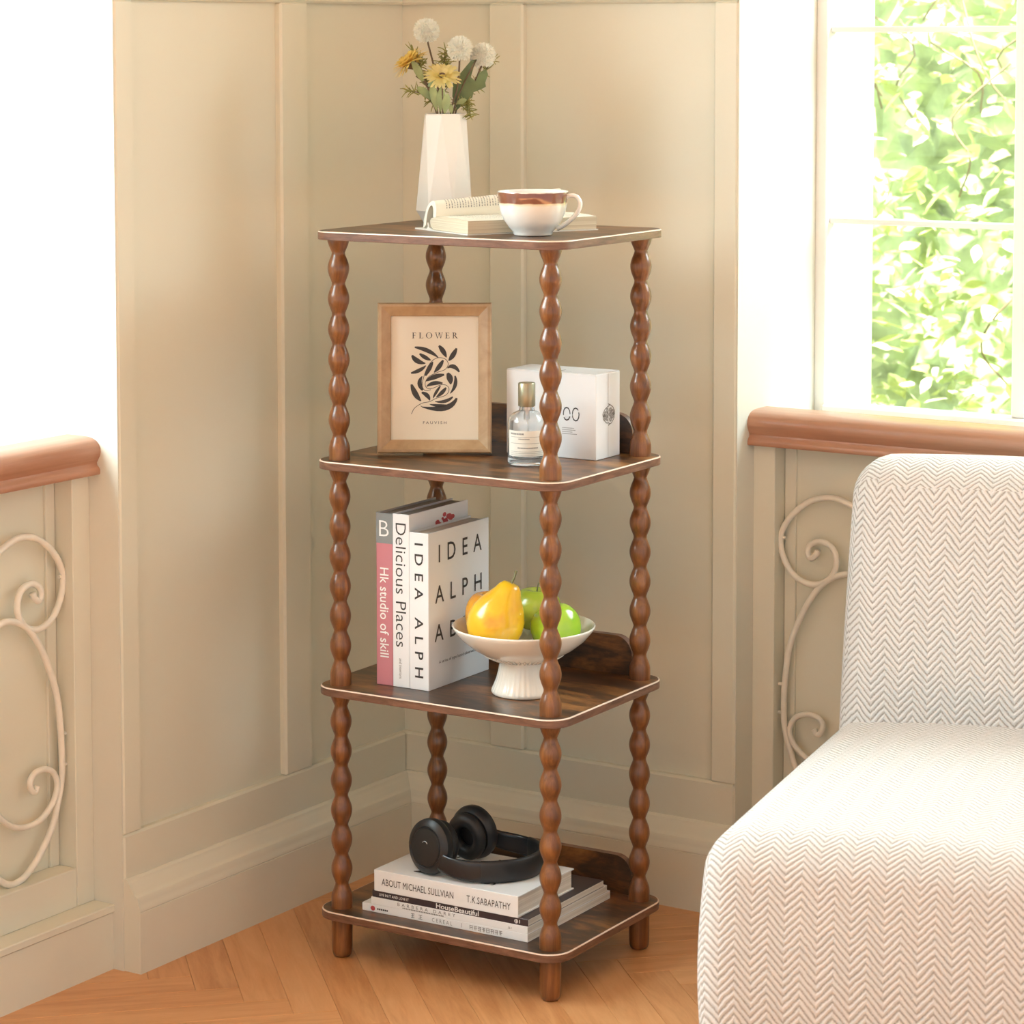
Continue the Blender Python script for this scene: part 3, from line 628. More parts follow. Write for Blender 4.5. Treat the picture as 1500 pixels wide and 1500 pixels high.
# dark lobed leaf at the right
o = thing('lobed_leaf', 'dark green lobed leaf at the right of the bouquet', 'foliage', S(*VC, Z1 + 0.06), RZ)
out2 = [(670, 160), (663, 140), (664, 120), (672, 110), (680, 100), (690, 88), (699, 86), (694, 98), (690, 112), (697, 118), (702, 106), (712, 100), (715, 108), (711, 120), (712, 126), (704, 130), (694, 134), (692, 142), (684, 146), (678, 152)]
bm = bmesh.new(); vsf = [bm.verts.new(loc(px(x, y, 0.004 + 0.00012 * (x - 660)))) for x, y in out2]; f = bm.faces.new(vsf)
ex_ = bmesh.ops.extrude_face_region(bm, geom=[f]); 
for v in [e for e in ex_['geom'] if isinstance(e, bmesh.types.BMVert)]: v.co -= TV * 0.0006
bmesh.ops.triangulate(bm, faces=bm.faces[:]); obj('leaf', bm, 'leafd', o)
bm = bmesh.new(); tube(bm, spline([loc(px(660, 230, .006)), loc(px(664, 165, .007)), loc(px(678, 125, .0085)), loc(px(697, 88, .0105))], 5), 0.0013, 6); obj('stem', bm, 'stem', o, True)
def fern(label, stem, spread, n, seed):
    o = thing('fern_sprig', label, 'foliage', S(*VC, Z1 + 0.06), RZ, 'olive fern sprigs'); rr = random.Random(seed); path = spline([loc(px(*p)) for p in stem], 6)
    bm = bmesh.new(); tube(bm, path, 0.0009, 5); obj('stem', bm, 'stem', o, True); bm = bmesh.new()
    k0 = int(len(path) * 0.45)
    for i in range(n):
        p = path[rr.randrange(k0, len(path))]; d = Vector((rr.uniform(-1, 1), rr.uniform(-1, 1), rr.uniform(-0.5, 1))).normalized(); L = spread * rr.uniform(.5, 1)
        tube(bm, spline([p, p + d * L * .5, p + d * L + Vector((0, 0, rr.uniform(-.3, .2) * L))], 3), [0.0010, .0010, .0009, .0009, .0008, .0007, .0004], 4)
    obj('needles', bm, 'fern', o, False, 'stuff')
fern('olive fern sprig behind the top white flower', [(648, 240, -.01), (640, 165, -.012), (622, 110, -.02), (606, 74, -.02)], 0.019, 110, 1)
fern('olive fern sprig between the flowers', [(650, 240, -.01), (650, 165, -.012), (648, 110, -.015), (655, 75, -.012)], 0.022, 130, 2)
fern('olive fern sprig curling at the left below the daisy', [(646, 240, .0), (640, 166, .0), (622, 138, .004), (600, 132, .006)], 0.017, 60, 3)
fern('olive fern sprig reaching right behind the lobed leaf', [(656, 240, -.01), (664, 165, -.012), (695, 128, -.012), (722, 88, -.012)], 0.018, 90, 4)
fern('olive fern sprig hanging over the right of the vase mouth', [(656, 240, .0), (668, 163, .0), (684, 150, .004), (690, 170, .01)], 0.018, 80, 5)

# open book: spine axis along bu, width axis along bw (towards the back)
bu = Vector((0.473, 0.881, 0)); ob = thing('open_book', 'open cream paged book lying behind the mug', 'book', S(0.258, 0.040, Z1), RZ + math.atan2(0.881, 0.473))
BL = 0.226; SPW = 0.118       # local x along the spine, local y away from the viewer (+y = back left)
bm = bmesh.new(); pr = [(0.0015, 0.0022), (0.0015, 0.0205), (0.03, 0.0222), (0.07, 0.0228), (0.095, 0.0222), (SPW - 0.004, 0.0190), (SPW, 0.0150), (SPW - 0.003, 0.006), (SPW - 0.012, 0.0022)]
extrude(bm, pr, lambda p: (0.002, p[0], p[1]), lambda p: (BL - 0.002, p[0], p[1])); obj('front_pages', bm, 'novel', ob, 30)
bm = bmesh.new()
tp = [(x0, z) for x0, z in pr[1:6]]
for (a, c) in zip(tp[:-1], tp[1:]): bm.faces.new([bm.verts.new(v) for v in ((0.0015, a[0], a[1] + 0.0003), (BL - 0.0015, a[0], a[1] + 0.0003), (BL - 0.0015, c[0], c[1] + 0.0003), (0.0015, c[0], c[1] + 0.0003))])
obj('front_page', bm, 'page', ob)
# curled back half: an arch of pages that is higher at the far end
NS = 14
def arch(x):
    k = x / BL; hgt = 0.033 + 0.013 * k; out = []
    for i in range(NS + 1):
        t = i / NS; a = PI * t
        out.append((x, SPW - 0.018 + 0.020 * (1 - math.cos(a)) - 0.008 * math.sin(a), 0.0205 + hgt * math.sin(a) ** 0.8 - 0.0175 * t))
    return out
def arch_in(x):
    o_ = arch(x); cy_ = SPW + 0.001; return [(x, cy_ + (y - cy_) * 0.55, 0.020 + (z - 0.020) * 0.72) for _, y, z in o_]
bm = bmesh.new(); xs_ = [0.002 + (BL - 0.004) * i / 6 for i in range(7)]
A = [[bm.verts.new(p) for p in arch(x)] for x in xs_]; B = [[bm.verts.new(p) for p in arch_in(x)] for x in xs_]
for k in range(6):
    for i in range(NS): bm.faces.new((A[k][i], A[k + 1][i], A[k + 1][i + 1], A[k][i + 1])); bm.faces.new((B[k][i], B[k][i + 1], B[k + 1][i + 1], B[k + 1][i]))
    bm.faces.new((A[k][0], B[k][0], B[k + 1][0], A[k + 1][0])); bm.faces.new((A[k][NS], A[k + 1][NS], B[k + 1][NS], B[k][NS]))
for k in (0, 6):
    for i in range(NS): bm.faces.new((A[k][i], A[k][i + 1], B[k][i + 1], B[k][i]))
obj('curled_pages', bm, 'page', ob, 40)
# printed lines on the curled page: each line runs up the curl
bm = bmesh.new(); rr = random.Random(11)
for li in range(40):
    x = 0.020 + li * 0.0047; t = 0.12
    while t < 0.46:
        wl_ = rr.uniform(0.012, 0.045); seg = []
        if li % 9 == 8 and t > 0.25: break
        for tt in (t, min(t + wl_, 0.5)):
            k = x / BL; a = PI * tt; hgt = 0.033 + 0.013 * k; y = SPW - 0.018 + 0.020 * (1 - math.cos(a)) - 0.008 * math.sin(a); z = 0.0205 + hgt * math.sin(a) ** 0.8 - 0.0175 * tt
            nrm = Vector((0, -math.cos(a) - 0.3, math.sin(a))).normalized(); seg.append(Vector((x, y, z)) + nrm * 0.0006)
        hx = Vector((0.0007, 0, 0)); bm.faces.new([bm.verts.new(v) for v in (seg[0] - hx, seg[0] + hx, seg[1] + hx, seg[1] - hx)]); t += wl_ + 0.018
obj('printed_lines', bm, 'inkgrey', ob)
bm = bmesh.new(); rr = random.Random(12)
for li in range(24):
    y = 0.016
    x = 0.026 + li * 0.0074
    while y < SPW - 0.02:
        L = rr.uniform(0.004, 0.011); zz = 0.0218 + 0.0010 * math.sin(PI * (y / SPW)) + 0.0008
        bm.faces.new([bm.verts.new((x + a, c, zz)) for a, c in ((0, y), (0.0012, y), (0.0012, y + L), (0, y + L))]); y += L + 0.003
obj('printed_lines', bm, 'inkgrey', ob)
bm = bmesh.new(); cv = [(-0.001, 0.0), (-0.001, 0.0018), (SPW - 0.012, 0.0018), (SPW - 0.001, 0.0045), (SPW + 0.002, 0.012), (SPW + 0.0045, 0.012), (SPW + 0.0035, 0.006), (SPW + 0.008, 0.002), (SPW + 0.044, 0.002), (SPW + 0.044, 0.0), (SPW - 0.010, 0.0)]
extrude(bm, cv, lambda p: (0.0, p[0], p[1]), lambda p: (BL, p[0], p[1])); obj('cover', bm, 'offwhite', ob, 40)

mg = thing('coffee_mug', 'white round coffee mug with a brown glazed rim', 'mug', S(0.338, 0.094, Z1), RZ)
prof = [(0.0240, 0.0), (0.0275, 0.0006), (0.0285, 0.003), (0.0292, 0.006), (0.0355, 0.013), (0.0425, 0.024), (0.0470, 0.036), (0.0495, 0.048), (0.0505, 0.058), (0.0512, 0.0660), (0.0508, 0.0672), (0.0495, 0.0666), (0.0485, 0.058), (0.0470, 0.046), (0.0430, 0.033), (0.036, 0.020), (0.024, 0.009), (0.004, 0.006)]
prof = [(r * 1.02, z * 0.97) for r, z in prof]
def shell(pr_):
    bm = bmesh.new(); R_ = [[bm.verts.new((r * math.cos(2 * PI * i / 48), r * math.sin(2 * PI * i / 48), z)) for i in range(48)] for r, z in pr_]
    for a, c in zip(R_[:-1], R_[1:]):
        for i in range(48): j = (i + 1) % 48; bm.faces.new((a[i], a[j], c[j], c[i]))
    return bm, R_
bm, R_ = shell(prof[:11]); bm.faces.new(R_[0][::-1]); mb_ = obj('mug_body', bm, 'cuprim', mg, 60)
bm, R_ = shell(prof[10:]); bm.faces.new(R_[-1]); obj('mug_inside', bm, 'cup', mb_, 60)
hd = (RV * 0.97 + TV * 0.24).normalized(); bm = bmesh.new()
hp = spline([Vector((0, 0, z)) + hd * r for r, z in ((0.0475, 0.0555), (0.0560, 0.0590), (0.0655, 0.0570), (0.0705, 0.0480), (0.0675, 0.0360), (0.0580, 0.0250), (0.0450, 0.0145), (0.0365, 0.0100))], 6)
side = hd.cross(Vector((0, 0, 1))); rings = []
for i, p in enumerate(hp):
    t = (hp[min(i + 1, len(hp) - 1)] - hp[max(i - 1, 0)]).normalized(); nn = side.cross(t).normalized()
    rings.append([bm.verts.new(p + side * 0.0058 * math.cos(a) + nn * 0.0034 * math.sin(a)) for a in [2 * PI * k / 12 for k in range(12)]])
for a, c in zip(rings[:-1], rings[1:]):
    for k in range(12): j = (k + 1) % 12; bm.faces.new((a[k], a[j], c[j], c[k]))
bm.faces.new(rings[0]); bm.faces.new(rings[-1][::-1]); obj('handle', bm, 'cup', mg, True)

# ------------------------------------------------------------------ second tier: picture, box, perfume
Z2 = LV[1] + 0.0002
FW, FH, FB, FT = 0.175, 0.2305, 0.0205, 0.016
pf = thing('picture_frame', 'oak framed leaf print leaning against the back post', 'picture', S(0.064, 0.087, Z2), RZ + math.atan2(0.091, 0.15))
LEAN = math.radians(7)
def FP(x, z, d=0.0):    # frame plane: x along, z up the frame, d out of its front
    return Vector((x, z * math.sin(LEAN) - d * math.cos(LEAN) + FT * 1.0, z * math.cos(LEAN) + d * math.sin(LEAN)))
secp = [(0.0, 0.0), (0.0, 0.0125), (0.0022, 0.0155), (0.0060, 0.0160), (0.0160, 0.0100), (FB - 0.0015, 0.0088), (FB, 0.0070), (FB, 0.0)]
def bar(c0, c1, inx, inz, miter):
    bm = bmesh.new(); r_ = []
    for c, s in ((c0, 1), (c1, -1)):
        ring = []
        for q, dd in secp:
            dx = (c1[0] - c0[0]); dz = (c1[1] - c0[1]); L = math.hypot(dx, dz)
            ring.append(bm.verts.new(FP(c[0] + inx * q + s * dx / L * q, c[1] + inz * q + s * dz / L * q, dd)))
        r_.append(ring)
    n = len(secp)
    for i in range(n): j = (i + 1) % n; bm.faces.new((r_[0][i], r_[0][j], r_[1][j], r_[1][i]))
    bm.faces.new(r_[0]); bm.faces.new(r_[1][::-1]); return obj('frame_bar', bm, 'frame', pf, 25)
z0 = 0.0021
bar((0, z0), (FW, z0), 0, 1, 1); bar((FW, z0), (FW, z0 + FH), -1, 0, 1); bar((FW, z0 + FH), (0, z0 + FH), 0, -1, 1); bar((0, z0 + FH), (0, z0), 1, 0, 1)
bm = bmesh.new(); 
f = [FP(FB - 0.004, z0 + FB - 0.004, 0.003), FP(FW - FB + 0.004, z0 + FB - 0.004, 0.003), FP(FW - FB + 0.004, z0 + FH - FB + 0.004, 0.003), FP(FB - 0.004, z0 + FH - FB + 0.004, 0.003)]
g = [FP(FB - 0.004, z0 + FB - 0.004, 0.0005), FP(FW - FB + 0.004, z0 + FB - 0.004, 0.0005), FP(FW - FB + 0.004, z0 + FH - FB + 0.004, 0.0005), FP(FB - 0.004, z0 + FH - FB + 0.004, 0.0005)]
ringstack(bm, [g, f]); prn = obj('print', bm, 'print', pf)
bm = bmesh.new(); sp_ = [(FW / 2 - 0.02, 0.003), (FW / 2 + 0.02, 0.003), (FW / 2 + 0.012, FH * 0.6), (FW / 2 - 0.012, FH * 0.6)]
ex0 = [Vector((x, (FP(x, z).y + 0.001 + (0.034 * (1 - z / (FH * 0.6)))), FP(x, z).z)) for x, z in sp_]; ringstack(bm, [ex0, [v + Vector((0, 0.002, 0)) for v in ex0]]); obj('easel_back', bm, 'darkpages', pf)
fx = (FP(1, 0) - FP(0, 0)); fz = (FP(0, 1) - FP(0, 0))
FC = FP(FW / 2, z0 + FH / 2, 0.003)
kz = 1 / 6057.0
def serif_word(word, org, xd, yd, w, h):
    bm = bmesh.new(); nrm = Vector(xd).cross(Vector(yd)).normalized(); th, tn = 0.13, 0.045
    def quad(pts, ox): bm.faces.new([bm.verts.new(org + xd.normalized() * ((ox + x) * h) + yd.normalized() * ((y - 0.5) * h) + nrm * 0.0003) for x, y in pts])
    def rect(x0, x1, y0, y1, ox): quad(((x0, y0), (x1, y0), (x1, y1), (x0, y1)), ox)
    def arc(cx, cy, rx, ry, a0, a1, ox, n=20):
        for k in range(n):
            q = []
            for a, inn in ((a0 + (a1 - a0) * k / n, 0), (a0 + (a1 - a0) * (k + 1) / n, 0), (a0 + (a1 - a0) * (k + 1) / n, 1), (a0 + (a1 - a0) * k / n, 1)):
                t_ = tn + (th - tn) * abs(math.cos(a)) ** 1.5; q.append((cx + (rx - inn * t_) * math.cos(a), cy + (ry - inn * t_) * math.sin(a)))
            quad(q, ox)
    adv = dict(F=0.62, L=0.64, O=0.92, W=1.12, E=0.66, R=0.76); gap = 0.36; tot = sum(adv[c] for c in word) + gap * (len(word) - 1); ox = -tot / 2
    k = w / (tot * h); xd = xd.normalized()
    for c in word:
        if c in 'FLER':
            rect(0.10, 0.10 + th, 0, 1, ox); rect(0.0, 0.33, 0, tn, ox)
            if c != 'L': rect(0.0, 0.33 if c == 'R' else 0.56, 1 - tn, 1, ox)
            else: rect(0.0, 0.33, 1 - tn, 1, ox)
            if c in 'FE': rect(0.52, 0.56, 0.80, 1, ox); rect(0.2, 0.44, 0.49, 0.49 + tn, ox); rect(0.41, 0.45, 0.41, 0.62, ox)
            if c in 'LE': rect(0.2, 0.60, 0, tn, ox); rect(0.56, 0.61, 0, 0.24, ox)
            if c == 'R': arc(0.30, 0.745, 0.27, 0.255, -PI / 2, PI / 2, ox); rect(0.2, 0.31, 0.49, 0.49 + tn, ox); quad(((0.30, 0.50), (0.44, 0.50), (0.74, 0.0), (0.58, 0.0)), ox); rect(0.58, 0.82, 0, tn, ox)
        if c == 'O': arc(0.46, 0.5, 0.45, 0.52, 0, 2 * PI, ox, 36)
        if c == 'W':
            for x0, x1, x2 in ((0.08, 0.34, th), (0.56, 0.82, th)): quad(((x1, 0), (x1 + 0.06, 0), (x0 + x2, 1), (x0, 1)), ox)
            for x0, x1 in ((0.36, 0.60), (0.84, 1.04)): quad(((x0, 0), (x0 + 0.05, 0), (x1 + 0.05, 1), (x1, 1)), ox)
            for x0, x1 in ((-0.02, 0.30), (0.46, 0.78), (0.94, 1.16)): rect(x0, x1, 1 - tn, 1, ox)
        ox += adv[c] + gap
    for v in bm.verts:
        r_ = v.co - org; a = r_.dot(xd); v.co += xd * a * (k - 1)
    return obj('lettering', bm, 'ink', prn)
serif_word('FLOWER', FC + fz * (740 - 345) * kz, fx, fz, 0.0700, 0.0088)
lettering(prn, 'lettering', 'FAUVISH', 'ink', FC + fz * (740 - 1156) * kz, fx, fz, 0.0358, 0.0040, spacing=1.5)
LVS = [((650, 552), (560, 470), (430, 455), 40), ((580, 575), (530, 555), (475, 515), 38), ((530, 605), (440, 595), (405, 530), 48), ((535, 625), (480, 680), (395, 695), 36), ((725, 550), (700, 490), (655, 440), 46), ((745, 580), (785, 540), (820, 465), 46),
       ((735, 650), (790, 600), (845, 685), 40), ((600, 590), (570, 640), (530, 720), 42), ((610, 690), (660, 640), (695, 575), 42), ((535, 770), (600, 725), (705, 710), 46), ((500, 725), (450, 790), (505, 855), 42), ((540, 820), (600, 775), (690, 790), 38),
       ((765, 800), (765, 740), (735, 695), 58), ((760, 885), (830, 810), (805, 720), 34), ((600, 930), (625, 875), (670, 815), 26), ((630, 920), (690, 880), (722, 830), 36), ((490, 955), (430, 900), (400, 800), 52), ((570, 950), (560, 895), (495, 875), 40),
       ((620, 960), (725, 975), (785, 915), 32), ((570, 985), (650, 1005), (730, 992), 28), ((500, 1010), (760, 1070), (822, 928), 52)]
bm = bmesh.new()
def PP_(x, y, l=0.0003): return FC + fx * (x - 617) * kz + fz * (740 - y) * kz + fx.cross(fz).normalized() * l
for a, m_, t, w in LVS:
    cl = []; n = 10
    for i in range(n + 1):
        s = i / n; x = (1 - s) ** 2 * a[0] + 2 * s * (1 - s) * m_[0] + s * s * t[0]; y = (1 - s) ** 2 * a[1] + 2 * s * (1 - s) * m_[1] + s * s * t[1]
        dx = 2 * (1 - s) * (m_[0] - a[0]) + 2 * s * (t[0] - m_[0]); dy = 2 * (1 - s) * (m_[1] - a[1]) + 2 * s * (t[1] - m_[1]); L = math.hypot(dx, dy)
        ww = w / 2 * max(0.04, math.sin(PI * min(1, s * 0.86 + 0.04)) ** 0.9 if s < 0.97 else 0.35)
        cl.append((bm.verts.new(PP_(x - dy / L * ww, y + dx / L * ww)), bm.verts.new(PP_(x + dy / L * ww, y - dx / L * ww))))
    for p, q in zip(cl[:-1], cl[1:]): bm.faces.new((p[0], p[1], q[1], q[0]))
STM = [[(400, 1075), (430, 1020), (500, 975), (570, 960), (630, 930), (720, 900), (750, 850), (730, 812), (680, 803), (600, 835), (545, 835), (528, 790), (560, 730), (640, 690), (715, 660), (742, 610), (715, 565), (655, 552), (600, 575), (550, 640), (515, 730), (500, 810), (525, 855), (580, 850)], [(485, 1000), (540, 1025), (640, 1038), (700, 1035)]]
for pts in STM:
    q = spline([(x, y, 0) for x, y in pts], 5); cl = []
    for i, p in enumerate(q):
        t = (q[min(i + 1, len(q) - 1)] - q[max(i - 1, 0)]).normalized(); cl.append((bm.verts.new(PP_(p.x - t.y * 2.6, p.y + t.x * 2.6, 0.0002)), bm.verts.new(PP_(p.x + t.y * 2.6, p.y - t.x * 2.6, 0.0002))))
    for p, c in zip(cl[:-1], cl[1:]): bm.faces.new((p[0], p[1], c[1], c[0]))
obj('leaf_drawing', bm, 'ink', prn)

wb = thing('white_box', 'white gift box with a round ornament on its side', 'box', S(0.215, 0.219, Z2), RZ)
BXW, BXD, BXH = 0.159, 0.073, 0.130
obj('box_body', bx(0, BXW, 0, BXD, 0, BXH - 0.0006, bev=0.0008), 'white', wb)
obj('lid_flap', bx(0.0006, BXW - 0.0006, 0.001, BXD - 0.0006, BXH - 0.0005, BXH + 0.0005), 'white', wb)
strokes(wb, 'seam', 'inkgrey', (0, 0, BXH + 0.0004), (1, 0, 0), (0, 1, 0), [(0.085, 0.105, 0.018, 0.0195), (0.085, 0.087, 0.018, 0.034)])
lettering(wb, 'lettering', 'OO', 'ink', (0.1155, 0, 0.068), (1, 0, 0), (0, 0, 1), 0.029, 0.0215, bold=-0.012, spacing=1.05)
strokes(wb, 'letter_gap', 'white', (0.1155, 0, 0.068), (1, 0, 0.35), (-0.35, 0, 1), [(-0.0145, -0.008, -0.001, 0.0022), (0.007, 0.0165, -0.0010, 0.0020), (-0.006, 0.002, -0.0025, 0.0005)], lift=0.0005)
rr = random.Random(4)
strokes(wb, 'small_print', 'inkgrey', (0.100, 0, 0.046), (1, 0, 0), (0, 0, 1), [(0.0 + k * 0.0026, 0.0018 + k * 0.0026, -r * 0.0030, -r * 0.0030 + 0.0010) for r in range(4) for k in range(rr.randrange(7, 11))])
strokes(wb, 'small_print', 'inkgrey', (0.062, 0, 0.100), (1, 0, 0), (0, 0, 1), [(0.01 + k * 0.004, 0.012 + k * 0.004, -r * 0.012, -r * 0.012 + 0.0016) for r in range(2) for k in range(3)])
strokes(wb, 'side_seam', 'greycover', (BXW, BXD * 0.5, BXH / 2), (0, 1, 0), (0, 0, 1), [(-0.0006, 0.0006, -BXH / 2 + 0.001, BXH / 2 - 0.001)])
# ornate oval ornament made of curls
bm = bmesh.new(); oc = Vector((BXW + 0.0003, BXD * 0.53, 0.066))
def flat_path(q, w):
    cl = []
    for i, p in enumerate(q):
        t = (q[min(i + 1, len(q) - 1)] - q[max(i - 1, 0)]).normalized(); n_ = Vector((-t.y, t.x, 0)) * w
        cl.append(tuple(bm.verts.new(oc + Vector((0, e.x, e.y))) for e in (p + n_, p - n_)))
    for a, c in zip(cl[:-1], cl[1:]): bm.faces.new((a[0], a[1], c[1], c[0]))
for half, hw, hh in ((-1, 0.0185, 0.0125), (1, 0.0175, 0.0145)):
    flat_path([Vector((half * hw * math.sin(PI * i / 20) * (1 + 0.05 * math.cos(9 * PI * i / 20)), hh * math.cos(PI * i / 20) * (1 + 0.05 * math.cos(7 * i)), 0)) for i in range(21)], 0.0007)
    for cx, cy, r_ in ((0.28, 0.5, 0.0042), (0.30, -0.5, 0.0042), (0.62, 0.22, 0.0042), (0.62, -0.28, 0.0040), (0.25, 0.0, 0.0040), (0.82, 0.0, 0.0026)):
        flat_path([Vector((half * hw * cx + r_ * (1 - k / 26) * math.cos(half * k * 0.6 + cx * 9), hh * cy + r_ * (1 - k / 26) * math.sin(half * k * 0.6 + cx * 9), 0)) for k in range(22)], 0.00055)
for sg in (-1, 1): flat_path([Vector((0.0012 * math.sin(k), sg * (0.0135 + 0.0007 * k), 0)) for k in range(6)], 0.0008)
obj('ornament', bm, 'inkgrey', wb)

pb_ = thing('perfume_bottle', 'clear glass perfume bottle with a champagne metal cap', 'bottle', S(0.300, 0.139, Z2), RZ)
bm = bmesh.new(); lathe(bm, [(0.0262, 0), (0.0283, 0.0012), (0.0287, 0.004), (0.0287, 0.060), (0.0280, 0.066), (0.0255, 0.0725), (0.0205, 0.0775), (0.0150, 0.0800), (0.0118, 0.0812), (0.0112, 0.0850), (0.0112, 0.0870),
                          (0.0085, 0.0870), (0.0085, 0.0805), (0.0180, 0.0755), (0.0232, 0.0705), (0.0258, 0.0645), (0.0263, 0.058), (0.0263, 0.0125), (0.024, 0.0105), (0.002, 0.0100)], 48); obj('bottle_glass', bm, 'glass', pb_, 50)
bm = bmesh.new(); lathe(bm, [(0.0124, 0.0875), (0.0130, 0.0885), (0.0130, 0.1215), (0.0122, 0.1228), (0.0020, 0.1228)], 36); obj('cap', bm, 'cap', pb_, 40)
bm = bmesh.new(); tube(bm, [(0, 0, 0.014), (0.002, 0, 0.05), (0, 0, 0.080)], 0.0014, 6); obj('dip_tube', bm, 'steel', pb_, True)
bm = bmesh.new(); lathe(bm, [(0.0045, 0.068), (0.0045, 0.080), (0.0078, 0.0806), (0.0078, 0.0874)], 16); obj('pump', bm, 'steel', pb_, 40)
a0 = math.atan2(-0.83, 0.52); bm = bmesh.new(); rv = []
for i in range(25):
    a = a0 + (-1.15 + 2.3 * i / 24); rv.append([bm.verts.new((0.0290 * math.cos(a), 0.0290 * math.sin(a), z)) for z in (0.0150, 0.0535)] + [bm.verts.new((0.02885 * math.cos(a), 0.02885 * math.sin(a), z)) for z in (0.0535, 0.0150)])
for p, q in zip(rv[:-1], rv[1:]):
    for k in range(4): j = (k + 1) % 4; bm.faces.new((p[k], p[j], q[j], q[k]))
bm.faces.new(rv[0]); bm.faces.new(rv[-1][::-1]); lab = obj('label', bm, 'label', pb_, 40)
bm = bmesh.new()
def ring_mark(a1, a2, z, h_):
    n_ = max(2, int((a2 - a1) / 0.08)); q = [[bm.verts.new((0.0292 * math.cos(a0 + a1 + (a2 - a1) * i / n_), 0.0292 * math.sin(a0 + a1 + (a2 - a1) * i / n_), zz)) for zz in (z, z + h_)] for i in range(n_ + 1)]
    for p, c in zip(q[:-1], q[1:]): bm.faces.new((p[0], p[1], c[1], c[0]))
for k in range(8): ring_mark(-0.95 + k * 0.10, -0.88 + k * 0.10, 0.0475, 0.0026)
for z in (0.0440, 0.0345, 0.0220, 0.0195, 0.0170): ring_mark(-0.95, 0.95, z, 0.0004)
for k in range(7): ring_mark(-0.45 + k * 0.085, -0.39 + k * 0.085, 0.0405, 0.0014)
for k in range(13): ring_mark(-0.50 + k * 0.085, -0.44 + k * 0.085, 0.0270, 0.0018)
obj('label_print', bm, 'inkgrey', lab)

# ------------------------------------------------------------------ third tier: three books, bowl of fruit
Z3 = LV[2] + 0.0002
def upright(name, label, x0, x1, y0, y1, h, cover, pages, spine_mat):
    o = thing(name, label, 'book', S(x0, y0, Z3), RZ); w, dp = x1 - x0, y1 - y0
    obj('cover', bx(0, 0.0018, 0.0012, dp, 0, h, bev=0.0004), cover, o); obj('cover', bx(w - 0.0018, w, 0.0012, dp, 0, h, bev=0.0004), cover, o)
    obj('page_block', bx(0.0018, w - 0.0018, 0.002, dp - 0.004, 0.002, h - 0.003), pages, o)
    sp = obj('spine', bx(0, w, 0, 0.0018, 0, h, bev=0.0005), spine_mat, o); return o, sp, w, dp
UP = (0, 0, 1); XF = (1, 0, 0); DN = (0, 0, -1)
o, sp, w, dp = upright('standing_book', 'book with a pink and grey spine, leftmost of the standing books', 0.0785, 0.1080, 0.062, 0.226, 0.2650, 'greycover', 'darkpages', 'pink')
obj('spine_band', bx(-0.0002, w + 0.0002, -0.0003, 0.0016, 0.2185, 0.2652, bev=0.0002), 'grey', o)
lettering(sp, 'lettering', 'B', 'inkwhite', (w / 2, -0.0004, 0.2415), XF, UP, 0.0175, 0.0240, bold=-0.01)
lettering(sp, 'lettering', 'Hk studio of skill', 'inkwhite', (w / 2, 0, 0.112), DN, XF, 0.138, 0.0160, bold=0.006)
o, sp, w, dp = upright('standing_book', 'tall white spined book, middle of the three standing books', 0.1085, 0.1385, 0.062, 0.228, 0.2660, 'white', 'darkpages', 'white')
lettering(sp, 'lettering', 'Delicious Places', 'ink', (w / 2, 0, 0.157), DN, XF, 0.190, 0.0185, bold=-0.006)
lettering(sp, 'lettering', 'and interiors', 'inkgrey', (w / 2 - 0.001, 0, 0.029), DN, XF, 0.0310, 0.0050)
bm = bmesh.new(); rr = random.Random(9)
for k in range(22):
    a = k * 0.7; yy = 0.098 + rr.uniform(-.026, .026); zz = 0.2465 + (yy - 0.098) * 0.25 + rr.uniform(-.007, .007); s = rr.uniform(.003, .007)
    bm.faces.new([bm.verts.new((w + 0.0003 + k * 1e-5, yy + s * math.cos(q), zz + s * .7 * math.sin(q))) for q in [2 * PI * j / 7 for j in range(7)]])
obj('cover_picture', bm, 'inkred', o)
o, sp, w, dp = upright('standing_book', 'thick white book with large black capital letters beside the fruit bowl', 0.1390, 0.1735, 0.062, 0.233, 0.2405, 'white', 'pages_x', 'white')
for ch, zz in zip('IDEAALPH', (0.2210, 0.1960, 0.1645, 0.1310, 0.0935, 0.0655, 0.0400, 0.0140)):
    pass
lettering(sp, 'lettering', 'IDEA ALPH', 'ink', (w / 2, 0, 0.1215), DN, XF, 0.206, 0.0150, bold=0.010, spacing=1.75)
YF = (0, 1, 0)
for tx, ya, yb, zc, hh in (('IDEA', 0.028, 0.150, 0.2060, 0.0270), ('ALPH', 0.018, 0.150, 0.1440, 0.0265), ('ABET', 0.016, 0.150, 0.0850, 0.0260)):
    lettering(o, 'lettering', tx, 'ink', (w, (ya + yb) / 2, zc), YF, UP, yb - ya, hh, bold=0.004, spacing=1.9)
lettering(o, 'lettering', 'A series of type based observations', 'ink', (w, 0.084, 0.0385), YF, UP, 0.112, 0.0062)

